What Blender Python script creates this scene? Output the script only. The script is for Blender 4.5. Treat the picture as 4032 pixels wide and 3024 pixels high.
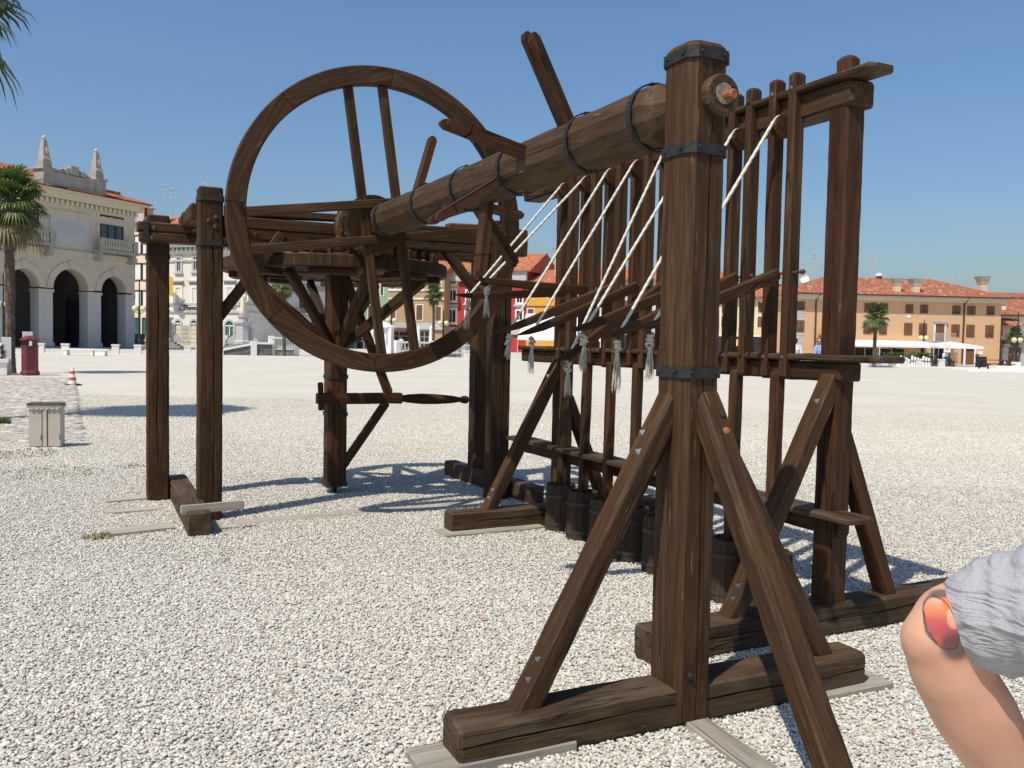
import bpy, bmesh, math, random
from mathutils import Vector, Matrix, noise
random.seed(7)
PI = math.pi
for o in list(bpy.data.objects):
    bpy.data.objects.remove(o)
scene = bpy.context.scene
COL = scene.collection

# ------------------------------------------------------------------ camera
# world frame: Y runs along the cam shaft of the machine, X across it, Z up, metres
F_PX, CX, CY = 3413.0, 2016.0, 1512.0          # focal length / centre of a 4032 x 3024 frame
EYE = Vector((0, 0, 1.5))
ROLL, YAW = math.atan(.0207), math.radians(26.086)
PITCH = math.atan((CY-1343.1)*math.cos(ROLL)/F_PX)
fw = Vector((math.sin(YAW)*math.cos(PITCH), math.cos(YAW)*math.cos(PITCH), -math.sin(PITCH)))
r0 = Vector((math.cos(YAW), -math.sin(YAW), 0)); u0 = r0.cross(fw)
rt = r0*math.cos(ROLL)+u0*math.sin(ROLL); up = u0*math.cos(ROLL)-r0*math.sin(ROLL)
cam_d = bpy.data.cameras.new('camera'); cam = bpy.data.objects.new('camera', cam_d); COL.objects.link(cam)
cam_d.sensor_width = 36; cam_d.lens = 36*F_PX/4032
cam_d.clip_start = .05; cam_d.clip_end = 3000
cam.matrix_world = Matrix(((rt.x, up.x, -fw.x, EYE.x), (rt.y, up.y, -fw.y, EYE.y), (rt.z, up.z, -fw.z, EYE.z), (0, 0, 0, 1)))
scene.camera = cam
# ------------------------------------------------------------------ sky, sun, exposure
SH = Vector((.565, .275))                       # shadow of a 1 m stick on the ground
sun_az = math.atan2(-SH.x, -SH.y); sun_el = math.atan(1/SH.length)
world = bpy.data.worlds.new('World'); scene.world = world; world.use_nodes = True
wn = world.node_tree.nodes; wl = world.node_tree.links; wn.clear()
sky = wn.new('ShaderNodeTexSky'); sky.sky_type = 'NISHITA'; sky.sun_disc = False
sky.sun_elevation = sun_el; sky.sun_rotation = sun_az
sky.altitude = 0; sky.air_density = 1.4; sky.dust_density = 1.6; sky.ozone_density = 10.0
bg = wn.new('ShaderNodeBackground'); bg.inputs[1].default_value = .118
wo = wn.new('ShaderNodeOutputWorld'); wl.new(sky.outputs[0], bg.inputs[0]); wl.new(bg.outputs[0], wo.inputs[0])
sl = bpy.data.lights.new('sun', 'SUN'); sl.energy = 5.0; sl.angle = math.radians(.53); sl.color = (1, .93, .81)
so = bpy.data.objects.new('sun', sl); COL.objects.link(so)
so.rotation_euler = Vector((SH.x, SH.y, -1)).to_track_quat('-Z', 'Y').to_euler(); so.location = (-20, -10, 40)
vs = scene.view_settings; vs.view_transform = 'Standard'; vs.look = 'None'; vs.exposure = 0; vs.gamma = 1; vs.use_curve_mapping = False
scene.render.engine = 'CYCLES'

# ------------------------------------------------------------------ measuring helpers (frame pixel -> point of the place)
def ray(u, v):
    return fw+rt*((u-CX)/F_PX)-up*((v-CY)/F_PX)
def onZ(u, v, z=0.):
    d = ray(u, v); return EYE+d*((z-EYE.z)/d.z)
def onY(u, v, y):
    d = ray(u, v); return EYE+d*(y/d.y)
def onX(u, v, x):
    d = ray(u, v); return EYE+d*(x/d.x)
def dep(u, v, t):
    return EYE+ray(u, v)*t
DP = 1.82278
f2 = Vector((math.sin(YAW), math.cos(YAW))); r2 = Vector((math.cos(YAW), -math.sin(YAW)))
def at(xd, depth, z=0.):                         # column of the 2212-wide view, metres ahead
    yh = (1343.1/DP)+.0207*(xd-CX/DP)
    d = ray(xd*DP, yh*DP); d = Vector((d.x, d.y)); d *= depth/d.dot(f2)
    return Vector((d.x, d.y, z))
def zm(ox, oy, sc):
    return lambda x, y: (ox+x/sc, oy+y/sc)

# ------------------------------------------------------------------ object helpers
W = {}
def link(o):
    COL.objects.link(o); return o
def put(o, M, parent=None):
    if parent is not None:
        o.parent = parent; o.matrix_basis = W[parent.name].inverted() @ M
    else:
        o.matrix_basis = M
    W[o.name] = M
    return o
def tag(o, label, cat, group=None):
    o['label'] = label; o['category'] = cat
    if group: o['group'] = group
    return o
def root(name, label, cat, loc=(0, 0, 0), rz=0, group=None, M=None):
    o = link(bpy.data.objects.new(name, None)); o.empty_display_size = .2
    put(o, M if M is not None else Matrix.Translation(loc) @ Matrix.Rotation(rz, 4, 'Z'))
    return tag(o, label, cat, group)
def obj(name, me, mat, parent=None, M=None, smooth=False):
    if mat is not None:
        mats = mat if isinstance(mat, (list, tuple)) else [mat]
        if len(me.materials) == 0:
            for m in mats: me.materials.append(m)
    if smooth: me.polygons.foreach_set('use_smooth', [True]*len(me.polygons))
    o = link(bpy.data.objects.new(name, me))
    if M is None: M = W[parent.name] if parent is not None else Matrix()
    return put(o, M, parent)
def struct(o, kind='structure'):
    o['kind'] = kind; return o
def T(*a): return Matrix.Translation(a[0] if len(a) == 1 else a)
def RZ(a): return Matrix.Rotation(a, 4, 'Z')
def frame(p, z, x):                              # matrix with local z along z, local x near x
    z = Vector(z).normalized(); x = Vector(x); x = (x-z*x.dot(z)).normalized(); y = z.cross(x)
    p = Vector(p)
    return Matrix(((x.x, y.x, z.x, p.x), (x.y, y.y, z.y, p.y), (x.z, y.z, z.z, p.z), (0, 0, 0, 1)))

# ------------------------------------------------------------------ mesh helpers
class MB:
    def __init__(s): s.v = []; s.f = []; s.mi = []
    def add(s, vs, fs, mi=0):
        n = len(s.v); s.v += [tuple(v) for v in vs]; s.f += [tuple(i+n for i in f) for f in fs]; s.mi += [mi]*len(fs); return s
    def box(s, x0, x1, y0, y1, z0, z1, mi=0):
        v = [(x, y, z) for z in (z0, z1) for y in (y0, y1) for x in (x0, x1)]
        return s.add(v, [(0, 2, 3, 1), (4, 5, 7, 6), (0, 1, 5, 4), (2, 6, 7, 3), (0, 4, 6, 2), (1, 3, 7, 5)], mi)
    def prism(s, poly, h0, h1, axis='z', mi=0):     # poly counter-clockwise in its plane
        n = len(poly)
        def m(p, h):
            return (p[0], p[1], h) if axis == 'z' else ((p[0], h, p[1]) if axis == 'y' else (h, p[0], p[1]))
        v = [m(p, h0) for p in poly]+[m(p, h1) for p in poly]
        f = [tuple(range(n-1, -1, -1)), tuple(range(n, 2*n))]+[(i, (i+1) % n, n+(i+1) % n, n+i) for i in range(n)]
        return s.add(v, f, mi)
    def lathe(s, prof, n=16, c=(0, 0, 0), mi=0, caps=True):      # prof [(r,z)] bottom to top
        v = []; f = []
        for r, z in prof:
            for i in range(n):
                a = 2*PI*i/n; v.append((c[0]+r*math.cos(a), c[1]+r*math.sin(a), c[2]+z))
        for j in range(len(prof)-1):
            for i in range(n):
                k = (i+1) % n; f.append((j*n+i, j*n+k, (j+1)*n+k, (j+1)*n+i))
        if caps:
            f.append(tuple(range(n-1, -1, -1))); f.append(tuple((len(prof)-1)*n+i for i in range(n)))
        return s.add(v, f, mi)
    def tube(s, pts, rad, n=8, mi=0, caps=True, ref=(0, 0, 1)):
        pts = [Vector(p) for p in pts]; v = []; f = []; m = len(pts)
        if not isinstance(rad, (list, tuple)): rad = [rad]*m
        for j, p in enumerate(pts):
            d = (pts[min(j+1, m-1)]-pts[max(j-1, 0)]).normalized(); rf = Vector(ref)
            if abs(d.dot(rf)) > .97: rf = Vector((1, 0, 0)) if abs(d.x) < .9 else Vector((0, 1, 0))
            a = (rf-d*d.dot(rf)).normalized(); b = d.cross(a)
            for i in range(n):
                t = 2*PI*i/n; v.append(p+(a*math.cos(t)+b*math.sin(t))*rad[j])
        for j in range(m-1):
            for i in range(n):
                k = (i+1) % n; f.append((j*n+i, j*n+k, (j+1)*n+k, (j+1)*n+i))
        if caps:
            f.append(tuple(range(n-1, -1, -1))); f.append(tuple((m-1)*n+i for i in range(n)))
        return s.add(v, f, mi)
    def mesh(s, name):
        me = bpy.data.meshes.new(name); me.from_pydata(s.v, [], s.f)
        if any(s.mi): me.polygons.foreach_set('material_index', s.mi)
        me.update(); return me

def timber_mesh(name, L, w, h, ch=.012, jit=.0025, taper=1.0, seg=None, endb=.01, seed=None, bow=0., cracks=()):
    """squared beam, local z = length, chamfered arrises, slightly uneven; cracks = open drying checks cut into
    the -y ('f') or -x ('l') face: (face, offset, half width, depth, from, to) with from/to as parts of the length"""
    rnd = random.Random(seed if seed is not None else random.random())
    ch = min(ch, w*.3, h*.3); seg = seg or max(2, int(L/(.07 if cracks else .14)))
    cr = {}
    for c in cracks: cr[c[0]] = c
    ph = rnd.random()*9
    def sect(t, k, wv, hv):
        a, b = wv/2, hv/2; c = ch*k
        def notch(face):
            f_, g, hw, d, t0, t1 = cr[face]; e = min(1., max(0., min((t-t0)/.12, (t1-t)/.12))); e = max(e, .02)
            e *= .75+.25*math.sin(ph+t*L*7); g = (g+.006*math.sin(ph+t*L*3.1)+.003*math.sin(t*L*11+ph))*k; return g, hw*e*k, d*e*k
        P = [(a-c, -b), (a, -b+c), (a, b-c), (a-c, b), (-a+c, b), (-a, b-c)]
        if 'l' in cr: g, hw, d = notch('l'); P += [(-a, g+hw), (-a+d, g), (-a, g-hw)]
        P += [(-a, -b+c), (-a+c, -b)]
        if 'f' in cr: g, hw, d = notch('f'); P += [(g-hw, -b), (g, -b+d), (g+hw, -b)]
        return P
    v = []; f = []; zs = [0, endb]+[L*i/seg for i in range(1, seg)]+[L-endb, L]; n = 8+3*len(cr)
    for j, z in enumerate(zs):
        t = z/L; tw = 1+(taper-1)*t
        end = j in (0, len(zs)-1); k = max(.62, 1-endb/min(w, h)*1.6) if end else 1
        dx = bow*math.sin(PI*t)+.4*jit*math.sin(ph+t*5); dy = .4*jit*math.cos(ph*1.7+t*4)
        jx = [rnd.uniform(-1, 1) for _ in range(8)]; q = 0
        for (x, y) in sect(t, k, w*tw*k, h*tw*k):
            jj = 0 if end else jit*.6
            v.append((x+dx+rnd.uniform(-jj, jj), y+dy+rnd.uniform(-jj, jj), z))
    for j in range(len(zs)-1):
        for i in range(n):
            k = (i+1) % n; f.append((j*n+i, j*n+k, (j+1)*n+k, (j+1)*n+i))
    f.append(tuple(range(n-1, -1, -1))); f.append(tuple((len(zs)-1)*n+i for i in range(n)))
    me = bpy.data.meshes.new(name); me.from_pydata(v, [], f); me.update(); return me
def timber(name, parent, p0, p1, w, h, xref, mat, **kw):
    p0 = Vector(p0); p1 = Vector(p1); L = (p1-p0).length
    return obj(name, timber_mesh(name, L, w, h, **kw), mat, parent, frame(p0, p1-p0, xref))

# ------------------------------------------------------------------ materials
def newmat(name):
    m = bpy.data.materials.new(name); m.use_nodes = True; n = m.node_tree.nodes; l = m.node_tree.links
    b = n['Principled BSDF']; return m, n, l, b
def mix(n, l, fac, a, b, typ='MIX'):
    x = n.new('ShaderNodeMix'); x.data_type = 'RGBA'; x.blend_type = typ
    for k, val in ((0, fac), (6, a), (7, b)):
        if hasattr(val, 'links'): l.new(val, x.inputs[k])
        else: x.inputs[k].default_value = val if k == 0 else (tuple(val)+(1,))[:4]
    return x.outputs[2]
def math_(n, l, op, a, b=None, c=None, clamp=False):
    x = n.new('ShaderNodeMath'); x.operation = op; x.use_clamp = clamp
    for k, val in ((0, a), (1, b), (2, c)):
        if val is None: continue
        if hasattr(val, 'links'): l.new(val, x.inputs[k])
        else: x.inputs[k].default_value = val
    return x.outputs[0]
def ramp(n, l, fac, stops):
    x = n.new('ShaderNodeValToRGB'); l.new(fac, x.inputs[0]); e = x.color_ramp.elements
    while len(e) < len(stops): e.new(.5)
    for k, (p, c) in enumerate(stops):
        e[k].position = p; e[k].color = (tuple(c)+(1,))[:4] if isinstance(c, (tuple, list)) else (c, c, c, 1)
    return x.outputs[0]
def coords(n, l, scale=(1, 1, 1), kind='Object', rnd=0.):
    tc = n.new('ShaderNodeTexCoord'); v = tc.outputs[kind]
    if rnd:
        oi = n.new('ShaderNodeObjectInfo'); vm = n.new('ShaderNodeVectorMath'); vm.operation = 'MULTIPLY'
        cb = n.new('ShaderNodeCombineXYZ')
        for k, s in enumerate((1., 1.7, 2.3)): l.new(math_(n, l, 'MULTIPLY', oi.outputs['Random'], rnd*s), cb.inputs[k])
        ad = n.new('ShaderNodeVectorMath'); ad.operation = 'ADD'; l.new(v, ad.inputs[0]); l.new(cb.outputs[0], ad.inputs[1]); v = ad.outputs[0]
    mp = n.new('ShaderNodeMapping'); l.new(v, mp.inputs[0]); mp.inputs['Scale'].default_value = scale
    return mp.outputs[0]
def ntex(n, l, vec, scale=5., detail=4., rough=.55, dist=0.):
    x = n.new('ShaderNodeTexNoise'); l.new(vec, x.inputs['Vector']); x.inputs['Scale'].default_value = scale
    x.inputs['Detail'].default_value = detail; x.inputs['Roughness'].default_value = rough; x.inputs['Distortion'].default_value = dist
    return x.outputs[0]
def bump(n, l, b, height, strength=.3, dist=.01):
    x = n.new('ShaderNodeBump'); l.new(height, x.inputs['Height']); x.inputs['Strength'].default_value = strength
    x.inputs['Distance'].default_value = dist; l.new(x.outputs[0], b.inputs['Normal']); return x
def sstep(n, l, v, lo, hi):
    x = n.new('ShaderNodeMapRange'); x.interpolation_type = 'SMOOTHSTEP'; l.new(v, x.inputs[0])
    x.inputs[1].default_value = lo; x.inputs[2].default_value = hi; return x.outputs[0]

def wood_mat(name, dark, mid, light, grey=None, greyamt=0., rough=.64, fleck=.45, crack=1.):
    m, n, l, b = newmat(name)
    v1 = coords(n, l, (9, 9, .55), rnd=13.); v2 = coords(n, l, (46, 46, 1.6), rnd=13.); v3 = coords(n, l, (1.6, 1.6, .5), rnd=9.)
    g1 = ntex(n, l, v1, 2.2, 5, .6, 1.4); g2 = ntex(n, l, v2, 3., 3, .6, .3); g3 = ntex(n, l, v3, 2., 3, .5)
    s = math_(n, l, 'ADD', math_(n, l, 'MULTIPLY', g1, .62), math_(n, l, 'MULTIPLY', g2, .38))
    c = ramp(n, l, s, [(.30, dark), (.50, mid), (.72, light)])
    oi = n.new('ShaderNodeObjectInfo')
    tone = math_(n, l, 'ADD', math_(n, l, 'MULTIPLY', oi.outputs['Random'], .34), math_(n, l, 'MULTIPLY', g3, .9))
    c = mix(n, l, 1.0, c, ramp(n, l, tone, [(.25, .62), (.95, 1.30)]), 'MULTIPLY')
    # reddish stain left in patches
    c = mix(n, l, math_(n, l, 'MULTIPLY', sstep(n, l, ntex(n, l, coords(n, l, (3, 3, .8), rnd=21.), 2., 4), .55, .72), .45), c, (mid[0]*1.35, mid[1]*1.0, mid[2]*.75))
    if grey:
        c = mix(n, l, math_(n, l, 'MULTIPLY', sstep(n, l, ntex(n, l, coords(n, l, (5, 5, 1.2), rnd=5.), 2., 6, .65), .42, .68), greyamt), c, grey)
    # bare pale splinters along the grain
    fl = sstep(n, l, ntex(n, l, coords(n, l, (38, 38, 2.4), rnd=31.), 2.2, 2), .69, .75)
    c = mix(n, l, math_(n, l, 'MULTIPLY', fl, fleck), c, (.30, .215, .13))
    # drying checks: thin dark lines that run with the grain
    nn = ntex(n, l, coords(n, l, (5.5, 5.5, .22), rnd=41.), 1.6, 2, .5, .4)
    ck = math_(n, l, 'ABSOLUTE', math_(n, l, 'SUBTRACT', nn, .5))
    lin = math_(n, l, 'SUBTRACT', 1., sstep(n, l, ck, .003, .011))
    gate = sstep(n, l, ntex(n, l, coords(n, l, (2.2, 2.2, .5), rnd=51.), 2., 2), .47, .56)
    lin = math_(n, l, 'MULTIPLY', math_(n, l, 'MULTIPLY', lin, gate), crack)
    c = mix(n, l, math_(n, l, 'MULTIPLY', lin, .85), c, (.008, .005, .003))
    l.new(c, b.inputs['Base Color'])
    l.new(ramp(n, l, g2, [(.3, rough+.12), (.7, rough-.08)]), b.inputs['Roughness'])
    b.inputs['Specular IOR Level'].default_value = .2
    hgt = math_(n, l, 'SUBTRACT', math_(n, l, 'ADD', math_(n, l, 'MULTIPLY', g2, .6), math_(n, l, 'MULTIPLY', g1, .5)), math_(n, l, 'MULTIPLY', lin, 1.2))
    bump(n, l, b, hgt, .55, .006)
    return m
WOOD = wood_mat('stained_wood', (.0150, .0066, .0027), (.050, .0238, .0093), (.108, .0575, .0240))
WOODR = wood_mat('stained_wood_red', (.0200, .0078, .0030), (.057, .0230, .0084), (.108, .0485, .0195), fleck=.2)
WOODW = wood_mat('worn_sleeper_wood', (.018, .0095, .0044), (.055, .0305, .0143), (.110, .068, .0345), grey=(.130, .096, .062), greyamt=.45, fleck=.4)
WOODL = wood_mat('log_wood', (.018, .0088, .0037), (.054, .0288, .0124), (.106, .063, .030), grey=(.100, .070, .042), greyamt=.4, fleck=.8, crack=.8)
WOODY = wood_mat('ochre_wood', (.055, .028, .008), (.10, .053, .015), (.15, .085, .028), fleck=.2, crack=.4)
WOODG = wood_mat('grey_plank_wood', (.20, .18, .15), (.34, .30, .25), (.46, .42, .36), fleck=.1, rough=.75, crack=.7)
TUBW = wood_mat('tub_wood', (.026, .016, .010), (.054, .035, .022), (.088, .060, .040), fleck=.1, crack=.4)
TUBI = wood_mat('tub_inside_wood', (.11, .045, .017), (.19, .080, .030), (.24, .11, .045), fleck=.1, crack=.2)

def plain(name, col, rough=.7, var=.12, nsc=6., metal=0., bumpk=0., spec=.4, vec=(1, 1, 1), stain=None):
    m, n, l, b = newmat(name)
    v = coords(n, l, vec); s = ntex(n, l, v, nsc, 5, .6)
    lo = tuple(c*(1-var) for c in col); hi = tuple(min(1, c*(1+var)) for c in col)
    c = ramp(n, l, s, [(.32, lo), (.68, hi)])
    if stain:
        t = ntex(n, l, coords(n, l, stain[1]), 1., 5, .65); c = mix(n, l, math_(n, l, 'MULTIPLY', sstep(n, l, t, .5, .72), stain[2]), c, stain[0])
    l.new(c, b.inputs['Base Color']); b.inputs['Roughness'].default_value = rough
    b.inputs['Metallic'].default_value = metal; b.inputs['Specular IOR Level'].default_value = spec
    if bumpk: bump(n, l, b, ntex(n, l, v, nsc*5, 4, .6), bumpk, .01)
    return m
STRAPB = plain('brown_iron', (.030, .021, .016), .6, .3, 30, metal=.2, bumpk=.2)
IRON = plain('black_iron', (.024, .023, .024), .6, .35, 30, metal=.15, bumpk=.25, spec=.3)
NAIL = plain('bright_nail_iron', (.24, .235, .225), .36, .4, 60, metal=1.)
RUSTO = plain('orange_rust', (.27, .085, .03), .72, .4, 40, bumpk=.3)
RUST = plain('rusty_iron', (.085, .034, .018), .72, .4, 40, bumpk=.3)
ROPE = plain('white_rope', (.60, .57, .50), .85, .14, 80, bumpk=.2)
ROPEG = plain('frayed_rope', (.50, .46, .38), .9, .25, 50)
# ================================================================== GROUND
def gravel_mat():
    m, n, l, b = newmat('gravel_sheet')
    v = coords(n, l, (1, 1, 1))
    vo = n.new('ShaderNodeTexVoronoi'); l.new(v, vo.inputs['Vector']); vo.inputs['Scale'].default_value = 48
    vo2 = n.new('ShaderNodeTexVoronoi'); l.new(v, vo2.inputs['Vector']); vo2.inputs['Scale'].default_value = 22
    sep = n.new('ShaderNodeSeparateColor'); l.new(vo.outputs['Color'], sep.inputs[0])
    sep2 = n.new('ShaderNodeSeparateColor'); l.new(vo2.outputs['Color'], sep2.inputs[0])
    c = ramp(n, l, sep.outputs[0], [(0., (.45, .415, .335)), (.3, (.565, .525, .44)), (.7, (.635, .595, .50)), (1., (.70, .665, .57))])
    c = mix(n, l, math_(n, l, 'MULTIPLY', sep2.outputs[1], .35), c, (.63, .59, .50))
    c = mix(n, l, math_(n, l, 'MULTIPLY', sstep(n, l, vo.outputs['Distance'], .012, .022), .35), c, (.46, .425, .37))
    big = ntex(n, l, v, .35, 5, .6); c = mix(n, l, 1., c, ramp(n, l, big, [(.3, .90), (.7, 1.05)]), 'MULTIPLY')
    mid = ntex(n, l, v, 2.2, 4, .6); c = mix(n, l, math_(n, l, 'MULTIPLY', sstep(n, l, mid, .6, .75), .25), c, (.56, .52, .45))
    l.new(c, b.inputs['Base Color']); b.inputs['Roughness'].default_value = .9; b.inputs['Specular IOR Level'].default_value = .2
    h = math_(n, l, 'SUBTRACT', 1., math_(n, l, 'MULTIPLY', vo.outputs['Distance'], 40.)); bump(n, l, b, h, .22, .006)
    return m
GRAVEL = gravel_mat()
S = 900
struct(obj('ground', MB().add([(-S, -S, -.014), (S, -S, -.014), (S, S, -.014), (-S, S, -.014)], [(0, 1, 2, 3)]).mesh('ground'), GRAVEL))

def pebble_mat(name='pebbles', k=1., lift=0.):
    m, n, l, b = newmat(name)
    oi = n.new('ShaderNodeObjectInfo')
    c = ramp(n, l, oi.outputs['Random'], [(0., (.26, .235, .195)), (.15, (.375, .345, .295)), (.40, (.485, .455, .395)), (.75, (.585, .555, .49)), (1., (.73, .70, .63))])
    c = mix(n, l, .25, c, ramp(n, l, ntex(n, l, coords(n, l, (1, 1, 1), kind='Generated'), 3., 4), [(.3, (.36, .34, .31)), (.7, (.60, .58, .545))]))
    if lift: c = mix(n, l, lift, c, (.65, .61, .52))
    l.new(c, b.inputs['Base Color']); b.inputs['Roughness'].default_value = .82; b.inputs['Specular IOR Level'].default_value = .25
    return m
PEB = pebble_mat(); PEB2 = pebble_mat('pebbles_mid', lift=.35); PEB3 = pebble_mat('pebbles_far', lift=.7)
def gn_gravel(name, density, size, seed, sub, pm):
    g = bpy.data.node_groups.new(name, 'GeometryNodeTree')
    g.interface.new_socket('Geometry', in_out='INPUT', socket_type='NodeSocketGeometry')
    g.interface.new_socket('Geometry', in_out='OUTPUT', socket_type='NodeSocketGeometry')
    n = g.nodes; l = g.links
    gi = n.new('NodeGroupInput'); go = n.new('NodeGroupOutput')
    d = n.new('GeometryNodeDistributePointsOnFaces'); d.inputs['Density'].default_value = density; d.inputs['Seed'].default_value = seed
    ico = n.new('GeometryNodeMeshIcoSphere'); ico.inputs['Subdivisions'].default_value = sub; ico.inputs['Radius'].default_value = 1.
    sm = n.new('GeometryNodeSetShadeSmooth'); l.new(ico.outputs[0], sm.inputs[0])
    mt = n.new('GeometryNodeSetMaterial'); mt.inputs['Material'].default_value = pm; l.new(sm.outputs[0], mt.inputs[0])
    def rv(lo, hi, s):
        r = n.new('FunctionNodeRandomValue'); r.data_type = 'FLOAT_VECTOR'; r.inputs[0].default_value = lo; r.inputs[1].default_value = hi
        r.inputs['Seed'].default_value = s; return r.outputs[0]
    a = size
    ins = n.new('GeometryNodeInstanceOnPoints'); l.new(d.outputs['Points'], ins.inputs['Points']); l.new(mt.outputs[0], ins.inputs['Instance'])
    l.new(rv((-.5, -.5, 0), (.5, .5, 6.28), seed+1), ins.inputs['Rotation'])
    l.new(rv((a*.45, a*.38, a*.26), (a*1.05, a*.72, a*.5), seed+2), ins.inputs['Scale'])
    sp = n.new('GeometryNodeSetPosition'); l.new(ins.outputs[0], sp.inputs['Geometry']); l.new(rv((0, 0, -.008), (0, 0, .004), seed+3), sp.inputs['Offset'])
    l.new(sp.outputs[0], go.inputs[0]); l.new(gi.outputs[0], d.inputs['Mesh'])
    return g
def gravel_patch(d0, d1, density, size, seed, sub, label, pm=None):
    mb = MB(); N = 12; rows = 8; v = []
    for j in range(rows+1):
        d = d0+(d1-d0)*j/rows
        for i in range(N+1):
            s = (-1+2*i/N)*(.625*d+.25); p = f2*d+r2*s; v.append((p.x, p.y, -.006))
    f = [(j*(N+1)+i, j*(N+1)+i+1, (j+1)*(N+1)+i+1, (j+1)*(N+1)+i) for j in range(rows) for i in range(N)]
    o = struct(obj('gravel', mb.add(v, f).mesh('gravel'), GRAVEL), 'stuff'); o['label'] = label; o['category'] = 'gravel'
    md = o.modifiers.new('pebbles', 'NODES'); md.node_group = gn_gravel('pebbles', density, size, seed, sub, pm or PEB)
gravel_patch(1.5, 5.6, 8200, .0118, 11, 2, 'loose white and grey pebbles nearest the camera')
gravel_patch(5.6, 9.5, 6000, .0130, 12, 1, 'loose white pebbles around the middle of the machine')
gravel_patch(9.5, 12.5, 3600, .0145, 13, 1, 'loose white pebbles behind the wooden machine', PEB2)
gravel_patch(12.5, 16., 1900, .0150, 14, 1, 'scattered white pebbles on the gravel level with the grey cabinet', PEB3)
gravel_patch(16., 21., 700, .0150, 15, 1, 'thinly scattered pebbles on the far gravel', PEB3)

# weathered boards lying in the gravel
def plank(p0, p1, w, h, label, z=0., tilt=0.):
    p0 = Vector((p0[0], p0[1], z)); p1 = Vector((p1[0], p1[1], z+tilt))
    o = timber('ground_plank', None, p0, p1, w, h, (p1-p0).cross(Vector((0, 0, 1))), WOODG, ch=.004, endb=.003)
    tag(o, label, 'plank', 'weathered boards bedded in the gravel')
plank((1.02, 2.80), (1.62, 2.795), .20, .05, 'grey board under the left end of the foreground base beam', .002)
plank((2.17, 2.72), (2.09, 1.70), .11, .04, 'grey board running forward from the foot of the foreground post', -.004)
plank((3.22, 2.74), (2.75, 2.76), .20, .045, 'grey board under the right end of the foreground base beam', -.004)
plank((.12, 8.45), (.56, 8.53), .15, .06, 'furthest of three pale boards left of the far posts', -.014)
plank((.13, 7.92), (.52, 7.96), .13, .06, 'middle of three pale boards left of the far posts', -.016)
plank((.12, 7.08), (.58, 7.18), .20, .06, 'nearest and widest of three pale boards left of the far posts', -.012)
plank((1.05, 7.16), (3.2, 7.30), .20, .03, 'long grey board half buried between the far posts', -.014)
plank((2.44, 6.20), (3.3, 6.22), .26, .04, 'grey board under the far sleeper of the stamp frame', -.006)

# cobbled path
struct(obj('cobbled_path', MB().add([(-.0, 13.2, -.006), (-.03, 15.4, -.006), (-.07, 18.7, -.006), (-.28, 26.6, -.006), (-.6, 32., -.006), (-6, 34., -.006), (-5, 13.2, -.006)], [(0, 1, 2, 3, 4, 5, 6)]).mesh('cobbled_path'),
       plain('path_sand', (.40, .35, .29), .95, .2, 30, bumpk=.4)))
PATH = bpy.data.objects['cobbled_path']
cm = []
for k, col in enumerate(((.40, .365, .315), (.45, .375, .325), (.33, .305, .27), (.52, .485, .42))):
    cm.append(plain('cobble_stone.%d' % k, col, .85, .18, 25, bumpk=.3))
def cob_mesh(k):
    rnd = random.Random(k); n = 7; poly = []
    for i in range(n):
        a = 2*PI*i/n; poly.append((math.cos(a)*.105*rnd.uniform(.8, 1.05), math.sin(a)*.075*rnd.uniform(.8, 1.05)))
    v = [(x, y, -.02) for x, y in poly]+[(x, y, .008) for x, y in poly]+[(x*.78, y*.78, .02) for x, y in poly]
    f = [(i, (i+1) % n, n+(i+1) % n, n+i) for i in range(n)]+[(n+i, n+(i+1) % n, 2*n+(i+1) % n, 2*n+i) for i in range(n)]+[tuple(2*n+i for i in range(n))]
    return v, f
cobs = [cob_mesh(k) for k in range(5)]
cmesh = []
for k in range(5):
    me = MB().add(*cobs[k]).mesh('cobble'); me.materials.append(cm[k % 4]); cmesh.append(me)
spots = []; y = 13.4; row = 0
while y < 31.5:
    xr = -.02-.0195*(y-13.4) if y < 27 else -.3-.06*(y-27)
    x = xr-.1-(row % 2)*.1; xl = -.082*y-.55
    while x > xl:
        if not (-.78 < x < -.22 and 12.6 < y < 13.3):
            spots.append((x+random.uniform(-.02, .02), y+random.uniform(-.015, .015)))
        x -= .212
    y += .158; row += 1
far = MB()
for k, (x, y) in enumerate(spots):
    M = T(x, y, random.uniform(-.008, .004)) @ RZ(random.uniform(-.25, .25)+(PI if random.random() < .5 else 0)) @ Matrix.Diagonal((random.uniform(.85, 1.1), random.uniform(.85, 1.1), 1, 1))
    if k < 290:
        obj('cobble', cmesh[random.randrange(5)], None, PATH, M)
    else:
        v, f = cobs[random.randrange(5)]; far.add([M @ Vector(p) for p in v], f, random.randrange(4))
struct(obj('cobble_bed', far.mesh('cobble_bed'), cm, PATH, Matrix()), 'stuff')
# pale bedding stones round the cabinet foot
def tuft(name, x, y, r, n, h, col, label, spread=.5):
    mb = MB(); rnd = random.Random(int((x+9)*100))
    for i in range(n):
        a = rnd.uniform(0, 6.28); d = r*math.sqrt(rnd.random()); px = x+d*math.cos(a); py = y+d*math.sin(a); b = rnd.uniform(0, 6.28); hh = h*rnd.uniform(.4, 1.1)
        dx, dy = math.cos(b), math.sin(b); w = .006*(1+h*6); lx, ly = rnd.uniform(-spread, spread)*hh, rnd.uniform(-spread, spread)*hh
        mb.add([(px-dx*w, py-dy*w, -.01), (px+dx*w, py+dy*w, -.01), (px+lx*.5+dx*w*.6, py+ly*.5+dy*w*.6, hh*.6), (px+lx*.5-dx*w*.6, py+ly*.5-dy*w*.6, hh*.6), (px+lx, py+ly, hh)], [(0, 1, 2, 3), (3, 2, 4)])
    o = struct(obj(name, mb.mesh(name), col), 'stuff'); o['label'] = label; o['category'] = 'grass'
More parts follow.
